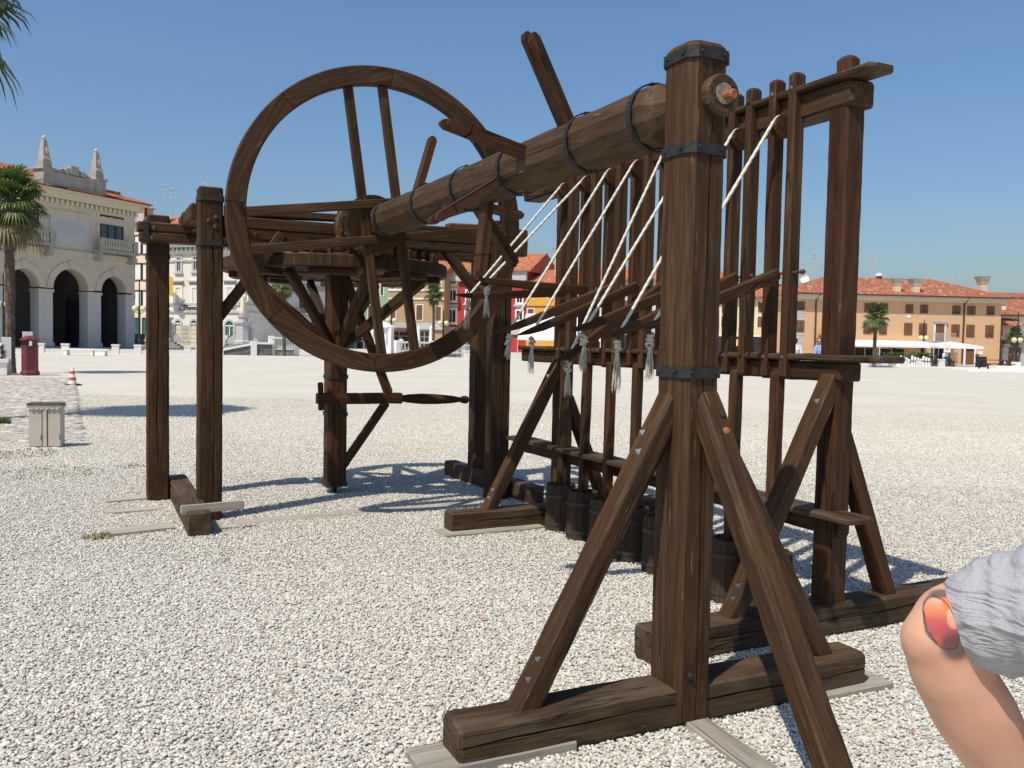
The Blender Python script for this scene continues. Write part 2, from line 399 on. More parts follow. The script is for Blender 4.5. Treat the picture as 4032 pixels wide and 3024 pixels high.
GRS = plain('green_grass', (.10, .15, .035), .8, .35, 3.); DRY = plain('dry_weeds', (.24, .22, .10), .85, .3, 3.)
tuft('grass', -1.32, 16.1, .2, 420, .11, GRS, 'green grass clump on the cobbles at the left edge')
tuft('weeds', .06, 6.98, .10, 90, .035, DRY, 'dry weeds at the end of the nearest pale board')
tuft('weeds', .42, 10.6, .16, 60, .02, DRY, 'sparse dry weeds in the gravel behind the posts')
tuft('weeds', -.75, 12.1, .45, 260, .025, DRY, 'thin weeds in front of the grey cabinet')
tuft('weeds', -.35, 10.4, .5, 200, .02, DRY, 'thin weeds in the gravel at the left edge')

leaf_me = MB().add([(-.02, 0, 0), (0, -.009, .004), (.022, 0, .002), (0, .009, .006)], [(0, 1, 2, 3)]).mesh('dry_leaf'); leaf_me.materials.append(plain('dry_leaf', (.42, .19, .06), .8, .3, 60))
for k, (u, v_) in enumerate(((1885, 2425), (1890, 2650), (2105, 2120), (1795, 2475), (3590, 2880), (1905, 2435))):
    p = onZ(u, v_, .012); tag(obj('dry_leaf', leaf_me, None, None, T(p) @ RZ(k*1.1) @ Matrix.Rotation(.3, 4, 'X')), 'tiny orange dry leaf lying on the gravel', 'leaf', 'dry leaves on the gravel')
# ================================================================== THE WOODEN STAMP MILL
def ring_mesh(name, prof, t, hgt):               # flat iron strap: closed outline prof (ccw), thickness t, height hgt
    n = len(prof); c = Vector((sum(p[0] for p in prof)/n, sum(p[1] for p in prof)/n)); v = []
    for z in (0, hgt):
        for k in (0, 1):
            for p in prof:
                q = Vector(p)-c; q = q*(1+(t/q.length if k else 0)); v.append((c.x+q.x, c.y+q.y, z))
    f = []
    for i in range(n):
        j = (i+1) % n
        f += [(n+i, n+j, 3*n+j, 3*n+i), (j, i, 2*n+i, 2*n+j), (i, j, n+j, n+i), (2*n+j, 2*n+i, 3*n+i, 3*n+j)]
    return MB().add(v, f).mesh(name)
def oct_(w, h, c):
    a, b = w/2, h/2
    return [(a-c, -b), (a, -b+c), (a, b-c), (a-c, b), (-a+c, b), (-a, b-c), (-a, -b+c), (-a+c, -b)]
def circ(r, n): return [(r*math.cos(2*PI*i/n), r*math.sin(2*PI*i/n)) for i in range(n)]
def strap(parent, x, y, z, w, h, c=.02, hgt=.04, mat=None):
    return obj('iron_strap', ring_mesh('iron_strap', oct_(w+.004, h+.004, c), .007, hgt), mat or IRON, parent, T(x, y, z))
nail_me = MB().add([(-.5, -.5, 0), (.5, -.5, 0), (.5, .5, 0), (-.5, .5, 0), (0, 0, .55)], [(0, 1, 4), (1, 2, 4), (2, 3, 4), (3, 0, 4), (3, 2, 1, 0)]).mesh('nail'); nail_me.materials.append(NAIL)
dome_me = MB().lathe([(.5, 0), (.45, .18), (.25, .3), (.02, .34)], 8).mesh('bolt'); dome_me.materials.append(RUST)
domeo_me = MB().lathe([(.5, 0), (.45, .18), (.25, .3), (.02, .34)], 8).mesh('bolt'); domeo_me.materials.append(RUSTO)
bolti_me = MB().lathe([(.5, 0), (.45, .22), (.25, .36), (.02, .4)], 8).mesh('bolt'); bolti_me.materials.append(IRON)
def nail(parent, p, nrm, s=.026, me=None, xref=(0, 0, 1)):
    me = me or nail_me
    return obj(me.name.split('.')[0], me, None, parent, frame(p, nrm, xref) @ Matrix.Diagonal((s, s, s, 1)))

# ---- foreground bearing trestle
tr = root('bearing_trestle', 'tall braced post on a heavy base beam in the foreground, iron straps round it', 'wooden trestle', (2.14, 2.79, 0))
timber('base_beam', tr, (1.155, 2.795, .072), (3.10, 2.78, .072), .175, .165, (0, 1, 0), WOODW, ch=.018, endb=.012, cracks=(('l', .012, .0055, .03, -.2, 1.2),))
timber('post', tr, (2.145, 2.785, 0.), (2.135, 2.785, 2.655), .185, .195, (1, 0, 0), WOOD, ch=.03, endb=.02, jit=.002, cracks=(('f', .004, .0042, .035, -.2, 1.2), ('l', -.02, .002, .02, .2, .8)))
for z in (2.585, 2.228, 1.372):
    s = strap(tr, 2.1355+.004*(2.6-z), 2.785, z, .187, .197, .03)
    for dx in (-.055, .05): nail(s, (2.136+dx, 2.785-.1085, z+.022), (0, -1, 0), .016, bolti_me)
    for dy in (-.05, .05): nail(s, (2.136-.1035, 2.785+dy, z+.022), (-1, 0, 0), .016, bolti_me)
bl = timber('brace', tr, (1.42, 2.80, .10), (2.085, 2.80, 1.29), .10, .098, (0, 1, 0), WOOD, ch=.014, cracks=(('l', -.01, .003, .02, .1, .9),))
dv = (Vector((2.085, 2.80, 1.29))-Vector((1.42, 2.80, .10))).normalized(); nv = Vector((-dv.z, 0, dv.x))
for t, s in ((.155, -.02), (.235, -.018), (1.18, .02), (1.10, -.012)):
    nail(bl, Vector((1.42, 2.80+s, .10))+dv*t+nv*.048, nv, .028)
timber('brace', tr, (2.93, 2.79, .10), (2.195, 2.79, 1.29), .10, .098, (0, 1, 0), WOOD, ch=.014)
bf = timber('brace', tr, (2.172, 1.90, -.03), (2.172, 2.735, 1.30), .112, .10, (1, 0, 0), WOOD, ch=.018, jit=.003, cracks=(('f', -.022, .003, .018, .05, .95),))
dv = Vector((0, .835, 1.33)).normalized(); nv = Vector((0, -dv.z, dv.y))
nail(bf, Vector((2.185, 1.90, -.03))+dv*1.39+nv*.05, nv, .035, domeo_me); nail(bf, Vector((2.195, 1.90, -.03))+dv*1.46+nv*.05, nv, .03, bolti_me)
nail(tr, (2.12, 2.686, .2), (0, -1, 0), .03, bolti_me)
ws = obj('washer', MB().lathe([(.080, 0), (.080, .030), (.072, .040), (.03, .040)], 24).mesh('washer'), WOODL, tr, frame((2.165, 2.688, 2.45), (0, -1, 0), (0, 0, 1)))
obj('paint_ring', MB().lathe([(.040, 0), (.040, .003), (.022, .003)], 20).mesh('paint_ring'), plain('flaked_white_paint', (.20, .165, .13), .8, .6, 90), ws, frame((2.165, 2.6475, 2.452), (0, -1, 0), (0, 0, 1)))
# ---- cam shaft with flywheel
AX, AZ = 2.135, 2.442
cs = root('cam_shaft', 'thick horizontal log shaft with wooden cams and a big spoked flywheel', 'cam shaft', (AX, 4.8, AZ))
rnd = random.Random(3); v = []; f = []; N = 12; ys = [2.84, 2.93, 2.97]+[3.05+.18*i for i in range(21)]+[6.70, 6.74]
for j, y_ in enumerate(ys):
    r = {0: .09, 1: .095, 2: .128}.get(j, .134) if j < len(ys)-1 else .12
    for i in range(N):
        a = 2*PI*(i+.3)/N; rr = r*(1+.03*math.sin(i*2.1))+rnd.uniform(-.002, .002); v.append((rr*math.cos(a), rr*math.sin(a), y_-2.84))
for j in range(len(ys)-1):
    for i in range(N): f.append((j*N+i, j*N+(i+1) % N, (j+1)*N+(i+1) % N, (j+1)*N+i))
f += [tuple(range(N-1, -1, -1)), tuple((len(ys)-1)*N+i for i in range(N))]
obj('log', MB().add(v, f).mesh('log'), WOODL, cs, frame((AX, 2.84, AZ), (0, 1, 0), (1, 0, 0)))
obj('axle_pin', MB().lathe([(.019, 0), (.019, .195), (.015, .20)], 12).mesh('axle_pin'), RUSTO, cs, frame((AX+.03, 2.80, AZ+.012), (.05, -1, -.06), (0, 0, 1)))
hoop_me = ring_mesh('iron_hoop', circ(.137, 24), .006, .032); hoop_me.materials.append(IRON)
for y_ in (3.03, 3.56, 4.31, 5.00, 5.72, 6.58):
    h = obj('iron_hoop', hoop_me, None, cs, frame((AX, y_, AZ), (0, 1, 0), (1, 0, 0)))
    for a in (100, 160, 215, 262):
        a = math.radians(a); d = Vector((math.cos(a), 0, math.sin(a))); nail(h, Vector((AX, y_+.016, AZ))+d*.143, d, .012, bolti_me)
def cam_mesh(name):
    mb = MB(); L0, L1 = .36, .50; w, t = .048, .024
    mb.prism([(-w, -t), (w, -t), (w, t), (-w, t)], 0, L0)
    for sgn, ln in ((-1, L1-.02), (1, L1)):
        x0, x1 = (.004, w) if sgn > 0 else (-w, -.004)
        pr = [(t, L0-.01), (t, ln-.03), (t*.5, ln-.006), (0, ln), (-t*.5, ln-.006), (-t, ln-.03), (-t, L0-.01)]
        mb.prism([(p[0], p[1]) for p in pr], x0, x1, 'x')
    return mb.mesh(name)
camme = cam_mesh('cam'); camme.materials.append(WOODR)
UNITS = [3.70+.342*i for i in range(8)]
for y_, a in zip(UNITS, (119, 167, 213, 265, 308, -8, 32, 74)):
    a = math.radians(a); d = Vector((math.cos(a), 0, math.sin(a)))
    obj('cam', camme, None, cs, frame(Vector((AX, y_, AZ))+d*.085, d, (0, 1, 0)))
# flywheel
FY, FR0, FR1, FT = 6.80, 1.068, 1.216, .088
def arc_mesh(name, r0, r1, t, a0, a1, n, ch=.008):
    v = []; f = []
    for i in range(n+1):
        a = a0+(a1-a0)*i/n; c, s = math.cos(a), math.sin(a)
        for r, y in ((r0+ch, -t/2), (r1-ch, -t/2), (r1, -t/2+ch), (r1, t/2-ch), (r1-ch, t/2), (r0+ch, t/2), (r0, t/2-ch), (r0, -t/2+ch)):
            v.append((r*c, y, r*s))
    for i in range(n):
        for k in range(8): f.append((i*8+k, i*8+(k+1) % 8, (i+1)*8+(k+1) % 8, (i+1)*8+k))
    f += [tuple(range(7, -1, -1)), tuple(n*8+k for k in range(8))]
    return MB().add(v, [tuple(reversed(q)) for q in f]).mesh(name)
g = math.radians(.12); fel = arc_mesh('felloe', FR0, FR1, FT, -PI/8+g, PI/8-g, 12)
# grain runs along the felloe: give each its own frame with local z on the chord
fel.transform(Matrix(((1, 0, 0, 0), (0, 1, 0, 0), (0, 0, 1, 0), (0, 0, 0, 1)))); fel.materials.append(WOOD)
ROT = math.radians(8.3)
for k in range(8):
    a = ROT+math.radians(22.5-11)+k*PI/4
    obj('felloe', fel, None, cs, T(AX, FY, AZ) @ Matrix.Rotation(-a, 4, 'Y') @ Matrix.Diagonal((1, 1 if k % 2 else .985, 1, 1)))
for axis in (0, 1):
    for sgn in (-1, 1):
        a = ROT+axis*PI/2; d = Vector((math.cos(a), 0, math.sin(a))); q = Vector((-d.z, 0, d.x))
        c = Vector((AX, FY+(.012 if axis else -.010), AZ))+q*(sgn*.142)
        timber('spoke', cs, c-d*1.066, c+d*1.066, .058, .07, (0, 1, 0), WOOD, ch=.006, jit=.0015)
timber('hub_block', cs, (AX, 6.66, AZ), (AX, 7.02, AZ), .20, .20, (math.cos(ROT), 0, math.sin(ROT)), WOOD, ch=.02)
# lantern gear on the shaft
disc = MB().lathe([(.232, 0), (.246, .012), (.246, .088), (.232, .10)], 32).mesh('lantern_disc'); disc.materials.append(WOODY)
for y_ in (7.02, 7.30):
    o = obj('lantern_disc', disc, None, cs, frame((AX, y_, AZ), (0, 1, 0), (1, 0, 0)))
    obj('rim_strap', ring_mesh('rim_strap', circ(.247, 32), .004, .03), IRON, o, frame((AX, y_+.06, AZ), (0, 1, 0), (1, 0, 0)))
    for a in (120, 165, 200, 235, 280):
        a = math.radians(a); d = Vector((math.cos(a), 0, math.sin(a))); nail(o, Vector((AX, y_+.03, AZ))+d*.247, d, .022)
rod = MB().lathe([(.028, 0), (.028, .30)], 10).mesh('lantern_rod'); rod.materials.append(WOODY)
for k in range(10):
    a = 2*PI*k/10+.2; obj('lantern_rod', rod, None, cs, frame((AX+.19*math.cos(a), 7.06, AZ+.19*math.sin(a)), (0, 1, 0), (1, 0, 0)))
obj('journal', MB().lathe([(.05, 0), (.05, .35)], 14).mesh('journal'), WOOD, cs, frame((AX, 7.36, AZ), (0, 1, 0), (1, 0, 0)))

# ---- far mill frame
mf = root('mill_frame', 'far timber frame of four posts and long top beams behind the flywheel', 'wooden frame', (2.1, 7.9, 0))
timber('sleeper', mf, (.75, 6.78, .08), (.75, 8.75, .08), .168, .18, (1, 0, 0), WOODW, ch=.012, cracks=(('l', -.02, .004, .025, .0, .9),))
timber('sleeper', mf, (3.74, 7.06, .075), (3.64, 8.96, .075), .155, .165, (1, 0, 0), WOODW, ch=.016)
def mpost(x, y, top, b1=None, w=.185):
    p = timber('post', mf, (x, y, -.02), (x, y, top), w, w, (1, 0, 0), WOOD, ch=.014, cracks=(('f', .02 if x > .7 else -.005, .0055, .03, .03, .97), ('l', .01, .003, .02, .1, .8)))
    return p
p1 = mpost(.887, 7.425, 2.68); p2 = mpost(.565, 8.462, 2.555); q1 = mpost(3.50, 7.46, 2.62); q2 = mpost(3.73, 8.39, 2.50)
for p, x, y, zz in ((p1, .887, 7.425, (2.57, 2.215)), (p2, .565, 8.462, (2.475, 2.17)), (q1, 3.50, 7.46, (2.5,)), (q2, 3.73, 8.39, (2.15,))):
    for z in zz: strap(p, x, y, z, .186, .186, .016, .042, STRAPB)
for dx, z in ((-.02, 2.41), (.035, 2.44), (.03, 2.365)): nail(p1, (.887+dx, 7.332, z), (0, -1, 0), .035, dome_me)
b1 = timber('top_beam', mf, (.385, 8.29, 2.43), (4.0, 8.29, 2.43), .17, .085, (0, 1, 0), WOOD, ch=.012)
timber('top_beam', mf, (.40, 8.285, 2.345), (4.0, 8.285, 2.345), .165, .08, (0, 1, 0), WOOD, ch=.012)
strap_v = ring_mesh('iron_strap', oct_(.185, .18, .012), .006, .045); strap_v.materials.append(STRAPB)
for x in (.43, 3.9): obj('iron_strap', strap_v, None, b1, frame((x, 8.288, 2.387), (1, 0, 0), (0, 1, 0)))
for x, z in ((.52, 2.42), (.50, 2.335), (.85, 2.43), (1.6, 2.34), (2.8, 2.34)): nail(b1, (x, 8.203, z), (0, -1, 0), .03)
timber('top_beam', mf, (.99, 7.53, 2.43), (3.74, 7.53, 2.44), .165, .10, (0, 1, 0), WOOD, ch=.012)
b2 = timber('top_beam', mf, (.99, 7.53, 2.34), (3.74, 7.53, 2.35), .16, .085, (0, 1, 0), WOOD, ch=.012)
for x in (1.25, 1.45, 2.75, 3.05): nail(b2, (x, 7.447, 2.345), (0, -1, 0), .026)
timber('cap_timber', mf, (1.05, 7.52, 2.515), (1.93, 7.50, 2.535), .13, .06, (0, 1, 0), WOOD, ch=.01)
timber('cap_timber', mf, (2.42, 7.52, 2.505), (3.45, 7.52, 2.515), .13, .05, (0, 1, 0), WOOD, ch=.01)
timber('cap_block', mf, (2.98, 7.53, 2.545), (3.5, 7.53, 2.56), .12, .06, (0, 1, 0), WOODY, ch=.012)
for x in (.80, 3.62): 
    c = timber('cross_beam', mf, (x, 7.50, 2.50), (x, 8.52, 2.50), .11, .13, (1, 0, 0), WOOD, ch=.014)
    obj('iron_strap', ring_mesh('iron_strap', oct_(.112, .132, .014), .006, .04), IRON, c, frame((x, 8.15, 2.50), (0, 1, 0), (1, 0, 0)))
timber('peg_block', mf, (.99, 7.36, 2.50), (1.10, 7.36, 2.50), .10, .12, (0, 1, 0), WOOD, ch=.012)
timber('end_block', mf, (3.68, 7.40, 2.30), (3.68, 7.40, 2.55), .12, .10, (1, 0, 0), WOOD, ch=.014)
timber('knee_brace', mf, (.93, 7.47, 1.60), (1.47, 7.47, 2.36), .09, .085, (0, 1, 0), WOOD, ch=.01)
timber('knee_brace', mf, (3.46, 7.50, 1.74), (2.95, 7.50, 2.34), .09, .085, (0, 1, 0), WOOD, ch=.01)
timber('knee_brace', mf, (3.53, 7.55, 1.45), (3.66, 8.30, 2.05), .08, .08, (1, 0, 0), WOOD, ch=.01)
gp = timber('loose_board', None, (.62, 6.90, .178), (1.09, 6.94, .182), .07, .028, (0, 0, 1), WOODG, ch=.004)
tag(gp, 'narrow grey board nailed across the near end of the left sleeper', 'board')

# ---- crown wheel on its upright shaft
CXW, CYW = 2.15, 8.27
cw = root('crown_wheel', 'large horizontal peg wheel on an upright shaft with a turning bar', 'crown wheel', (CXW, CYW, 0))
sh = timber('upright_shaft', cw, (CXW, CYW, .07), (CXW, CYW, 2.31), .185, .20, (1, 0, 0), WOODR, ch=.02, cracks=(('f', .02, .004, .03, -.1, 1.1),))
obj('pivot_pin', MB().lathe([(.02, 0), (.03, .09)], 10).mesh('pivot_pin'), IRON, cw, T(CXW, CYW, -.01))
for z in (.055, .735, 1.095, 2.03): strap(sh, CXW, CYW, z+.01, .187, .202, .02, .036, STRAPB)
rim = arc_mesh('rim_segment', .86, 1.055, .115, -PI/8+.002, PI/8-.002, 10, .012); rim.transform(Matrix.Rotation(PI/2, 4, 'X')); rim.materials.append(WOOD)
for k in range(8): obj('rim_segment', rim, None, cw, T(CXW, CYW, 2.15) @ RZ(k*PI/4+.1))
lower = arc_mesh('rim_cleat', .80, .99, .05, -.21, .21, 6, .008); lower.transform(Matrix.Rotation(PI/2, 4, 'X')); lower.materials.append(WOODR)
for k in range(8): obj('rim_cleat', lower, None, cw, T(CXW, CYW, 2.065) @ RZ(k*PI/4+.1+PI/8))
pegm = MB().lathe([(.026, 0), (.026, .085), (.02, .10)], 8).mesh('peg'); pegm.materials.append(WOODR)
for k in range(40):
    a = 2*PI*k/40; obj('peg', pegm, None, cw, T(CXW+.95*math.cos(a), CYW+.95*math.sin(a), 2.20))
for k in range(4):
    a = k*PI/4+.1; d = Vector((math.cos(a), math.sin(a), 0)); z = 2.13+(.0 if k % 2 else -.001)
    timber('arm', cw, Vector((CXW, CYW, z))-d*.9, Vector((CXW, CYW, z))+d*.9, .11, .07-.002*k, (0, 0, 1) if 0 else d.cross(Vector((0, 0, 1))), WOOD, ch=.008)
for k in range(8):
    a = k*PI/4+.06; d = Vector((math.cos(a), math.sin(a), 0)); P0 = Vector((CXW, CYW, 1.42))
    timber('strut', cw, P0+d*.08, P0+d*.90+Vector((0, 0, .655)), .085, .07, (0, 0, 1), WOODR if k in (0, 4) else WOOD, ch=.008)
BY = 8.22
bar = timber('turning_bar', cw, (1.955, BY, .915), (2.80, BY, .91), .105, .10, (0, 0, 1), WOODR, ch=.01)
prof = [(.045, 0), (.04, .06), (.034, .10), (.044, .16), (.054, .30), (.052, .45), (.040, .62), (.027, .70), (.024, .715), (.036, .735), (.042, .765), (.036, .795), (.015, .812)]
obj('handle', MB().lathe(prof, 14).mesh('handle'), WOOD, bar, frame((2.72, BY, .91), (1, 0, -.03), (0, 1, 0)), smooth=True)
timber('wedge', cw, (2.0, BY, .80), (1.99, BY, 1.07), .05, .045, (1, 0, 0), WOOD, ch=.008)
timber('bar_stay', cw, (2.20, BY-.03, 2.10), (2.66, BY-.02, .96), .085, .06, (1, 0, 0), WOODR, ch=.008)
timber('bar_stay', cw, (2.20, BY-.02, .25), (2.64, BY-.02, .87), .08, .06, (1, 0, 0), WOOD, ch=.008)

# ---- stamp frame
sf = root('stamp_frame', 'long upright frame of guide slats, pulleys and levers on the right', 'stamp frame', (3.54, 4.8, 0))
XP = 3.538
for y_, xa, xb in ((3.345, 2.36, 4.62), (6.265, 2.53, 4.62)):
    timber('sleeper', sf, (xa, y_, .075), (xb, y_, .075), .165, .165, (0, 1, 0), WOODW, ch=.016, cracks=(('l', .01, .005, .025, -.1, 1.1),))
for y_, m_ in ((3.345, WOODR), (6.265, WOOD)):
    timber('post', sf, (XP, y_, .10), (XP, y_, 2.78), .13, .13, (1, 0, 0), m_, ch=.012, endb=.01, cracks=(('l', .0, .003, .02, .2, .9),))
    timber('post_tenon', sf, (3.53, y_-.005, 2.76), (3.53, y_-.005, 3.0), .085, .10, (1, 0, 0), m_, ch=.014, endb=.02)
for y_ in (3.335, 6.255):
    b_ = timber('brace', sf, (2.86, y_, .12), (3.50, y_, 1.35), .10, .095, (0, 1, 0), WOOD, ch=.012)
    dv = (Vector((3.50, y_, 1.35))-Vector((2.86, y_, .12))).normalized(); nv = Vector((-dv.z, 0, dv.x))
    for t in (.12, .19, 1.22): nail(b_, Vector((2.86, y_-.01, .12))+dv*t+nv*.048, nv, .03)
    timber('brace', sf, (3.97, y_, .12), (3.575, y_+.005, 1.05), .095, .09, (0, 1, 0), WOODR, ch=.012)
Y0, Y1 = 3.05, 6.92
timber('foot_rail', sf, (3.475, Y0+.03, .632), (3.475, 7.02, .632), .195, .034, (1, 0, 0), WOODW, ch=.008, endb=.02)
timber('rail_bearer', sf, (3.545, 3.26, .562), (3.545, 6.98, .562), .09, .10, (1, 0, 0), WOOD, ch=.01)
timber('platform_beam', sf, (3.545, 3.258, 1.375), (3.545, 6.90, 1.375), .165, .10, (1, 0, 0), WOOD, ch=.012)
timber('platform_plate', sf, (3.56, 3.02, 1.445), (3.56, 6.93, 1.445), .26, .036, (1, 0, 0), WOODW, ch=.012, endb=.03)
timber('head_beam', sf, (3.553, 3.25, 2.80), (3.553, 6.93, 2.80), .176, .135, (1, 0, 0), WOOD, ch=.014, endb=.02)
timber('head_plate', sf, (3.515, 3.09, 2.884), (3.515, 6.93, 2.884), .18, .034, (1, 0, 0), WOODW, ch=.01, endb=.03)
slat_me = []
for k in range(4):
    me = timber_mesh('guide_slat', 1.66, .084, .054, ch=.009, jit=.002, endb=.016, seed=k); me.materials.append(WOODR if k in (1,) else WOOD); slat_me.append(me)
pul_me = MB().lathe([(.062, -.024), (.066, -.02), (.066, -.010), (.054, -.004), (.054, .004), (.066, .010), (.066, .02), (.062, .024)], 18).mesh('pulley'); pul_me.materials.append(WOODR)
XS = 3.460
rod_me = MB().lathe([(.008, 0), (.008, .24), (.013, .242), (.014, .255), (.008, .262)], 10).mesh('lever_pin'); rod_me.materials.append(RUST)
for i, y_ in enumerate(UNITS):
    for s in (-1, 1):
        o = obj('guide_slat', slat_me[(i*2+(s > 0)) % 4], None, sf, T(XS, y_+s*.0745, 1.325+random.uniform(-.01, .01)))
        for z in (2.90, 1.445): nail(o, (XS-.042, y_+s*.0745, z), (-1, 0, 0), .024, None if (i+s) % 3 else bolti_me)
        obj('peg_hole', MB().lathe([(.008, 0), (.008, .002)], 8).mesh('peg_hole'), IRON, o, frame((XS-.0415, y_+s*.0745, 2.06), (-1, 0, 0), (0, 0, 1)))
    obj('pulley', pul_me, None, sf, frame((XS-.032, y_, 2.705), (0, 1, 0), (1, 0, 0)))
    obj('lever_pin', rod_me, None, sf, frame((XS-.005, y_+.135, 1.905), (0, -1, 0), (1, 0, 0)) @ Matrix.Diagonal((1, 1, 1.22 if i == 0 else .98, 1)))
# levers, ropes, knots, tassels
def rope_mesh(name, p0, p1, r=.0085, pitch=.050):
    p0 = Vector(p0); p1 = Vector(p1); d = p1-p0; L = d.length; d.normalize(); M = frame(p0, d, (0, 1, 0)); n = 12; K = int(L/.0055); v = []; f = []
    for j in range(K+1):
        z = L*j/K; ph = 2*PI*z/(pitch*1.0)
        for i in range(n):
            a = 2*PI*i/n; rr = r*(1+.26*abs(math.cos(1.5*(a-ph/3.)))-.12); v.append((rr*math.cos(a), rr*math.sin(a), z))
    for j in range(K):
        for i in range(n): f.append((j*n+i, j*n+(i+1) % n, (j+1)*n+(i+1) % n, (j+1)*n+i))
    f += [tuple(range(n-1, -1, -1)), tuple(K*n+i for i in range(n))]
    return MB().add(v, f).mesh(name), M
def knot_mesh(name, seed):
    rnd = random.Random(seed); mb = MB(); r = .0088
    for k in range(4):
        c = Vector((rnd.uniform(-.006, .006), rnd.uniform(-.006, .006), -.012-.016*k)); ax = Vector((rnd.uniform(-.7, .7), rnd.uniform(-.7, .7), 1)).normalized()
        a = ax.orthogonal().normalized(); b = ax.cross(a); R = .015+rnd.uniform(-.003, .004)
        mb.tube([c+(a*math.cos(t)+b*math.sin(t)*.8)*R+ax*(t*.0018) for t in [2*PI*q/12 for q in range(13)]], r, 7)
    return mb.mesh(name)
def tassel_mesh(name, seed, ln):
    rnd = random.Random(seed); mb = MB()
    for k in range(46):
        a = rnd.uniform(0, 6.28); r0 = .007*math.sqrt(rnd.random()); r1 = .026*math.sqrt(rnd.random()); L = ln*rnd.uniform(.72, 1.08); b = a+rnd.uniform(-.6, .6)
        lx = .012*math.sin(seed)
        pts = [(r0*math.cos(a), r0*math.sin(a), 0), (.6*(r0+r1)*math.cos(a)+lx*.3, .6*(r0+r1)*math.sin(a), -L*.45), (r1*math.cos(b)+lx, r1*math.sin(b), -L)]
        mb.tube(pts, [.0026, .0022, .0008], 4)
    return mb.mesh(name)
TIPS = [(2.505, 1.546), (2.531, 1.505), (2.52, 1.542), (2.62, 1.352), (2.529, 1.519), (2.525, 1.536), (2.495, 1.925), (2.493, 1.818)]
def lever_mesh(name, L):
    # tapering bar, local z from pivot to tip, local y the deep side; sharpened nose
    st = [(0, .030, .030), (.03, .034, .034), (L*.55, .034, .030), (L*.82, .036, .024), (L*.93, .032, .015), (L, .016, .004)]; v = []; f = []; n = 8
    for z, a, b in st:
        c = min(a, b)*.22
        v += [(x, y-(.034-b)*.8, z) for x, y in oct_(2*a*.72, 2*b, c)]
    for j in range(len(st)-1):
        for i in range(n): f.append((j*n+i, j*n+(i+1) % n, (j+1)*n+(i+1) % n, (j+1)*n+i))
    f += [tuple(range(n-1, -1, -1)), tuple((len(st)-1)*n+i for i in range(n))]
    return MB().add(v, f).mesh(name)
for i, (y_, (tx, tz)) in enumerate(zip(UNITS, TIPS)):
    P0 = Vector((3.435, y_, 1.90)); P1 = Vector((tx, y_, tz)); d = (P1-P0); L = d.length; d.normalize()
    lv = obj('lever', lever_mesh('lever', L), WOODR if i % 2 else WOOD, sf, frame(P0, d, (0, 1, 0)))
    hole = P0+d*(L-.10)
    rp0 = Vector((XS-.092, y_, 2.725)); me, M = rope_mesh('rope', hole+Vector((0, 0, .0)), rp0)
    obj('rope', me, ROPE, lv, M, smooth=True)
    up_ = MB().tube([(XS-.032+.058*math.cos(t), y_, 2.705+.058*math.sin(t)) for t in [PI*(1-.1*q) for q in range(11)]], .009, 8).mesh('rope_over_pulley'); obj('rope_over_pulley', up_, ROPE, sf, Matrix(), smooth=True)
    kp = hole+Vector((0, 0, -.030))
    obj('knot', knot_mesh('knot', i), ROPEG, lv, T(kp) @ RZ(i), smooth=True)
    obj('tassel', tassel_mesh('tassel', i, (.17, .22, .15, .15, .17, .10, .15, .14)[i]), ROPEG, lv, T(kp+Vector((0, 0, -.066))) @ RZ(i*1.3))
# pestles and tubs
order = ['first', 'second', 'third', 'fourth', 'fifth', 'sixth', 'seventh', 'eighth']
stave_cache = None
def tub(x, y, label, oct_top=False):
    global stave_cache
    t = root('mortar_tub', label, 'tub', (x, y, 0), 0, 'staved tubs under the pestles')
    H, R0, R1, N = .36, .128, .118, 14
    if stave_cache is None:
        a = PI/N*.97; v = []
        for z, r in ((-.02, R0), (H-.006, R1), (H, R1-.003)):
            for s, q in ((-a, 0), (a, 0), (a, .02), (-a, .02)): v.append(((r-q)*math.cos(s), (r-q)*math.sin(s), z))
        f = [(0, 1, 5, 4), (1, 2, 6, 5), (2, 3, 7, 6), (3, 0, 4, 7), (4, 5, 9, 8), (5, 6, 10, 9), (6, 7, 11, 10), (7, 4, 8, 11), (8, 9, 10, 11), (3, 2, 1, 0)]
        st = MB().add(v, f, 0); st.mi = [0, 0, 1, 0, 0, 0, 1, 0, 0, 0]; me = st.mesh('stave'); me.materials.append(TUBW); me.materials.append(TUBI)
        h1 = ring_mesh('hoop', circ(.1265, 28), .003, .028); h1.materials.append(plain('tub_hoop_iron', (.055, .05, .045), .55, .3, 40, metal=.4))
        bt = MB().lathe([(.11, 0), (.11, .02)], 20).mesh('tub_bottom'); bt.materials.append(TUBI)
        stave_cache = (me, h1, bt)
    me, h1, bt = stave_cache; rz = random.uniform(0, 6)
    for k in range(N): obj('stave', me, None, t, T(x, y, random.uniform(-.002, .003)) @ RZ(rz+2*PI*k/N))
    obj('hoop', h1, None, t, T(x, y, .04)); obj('hoop', h1, None, t, T(x, y, .255) @ Matrix.Diagonal((.975, .975, 1, 1))); obj('tub_bottom', bt, None, t, T(x, y, .05))
for i, y_ in enumerate(UNITS):
    w_ = 'from the near end'
    tub(3.42, y_-.045, 'dark staved tub under the %s pestle %s' % (order[i], w_))
    pe = root('pestle', 'square wooden pestle standing in the %s tub %s' % (order[i], w_), 'pestle', (3.44, y_-.02, .1), 0, 'pestles of the stamp frame')
    timber('pestle_pole', pe, (3.43, y_-.03, .10), (3.455, y_-.01, 1.36), .066, .066, (1, 0, 0), WOODR if i in (0, 5) else WOOD, ch=.01)
    obj('pestle_shoe', ring_mesh('pestle_shoe', oct_(.07, .07, .012), .005, .09), IRON, pe, T(3.43, y_-.03, .10))
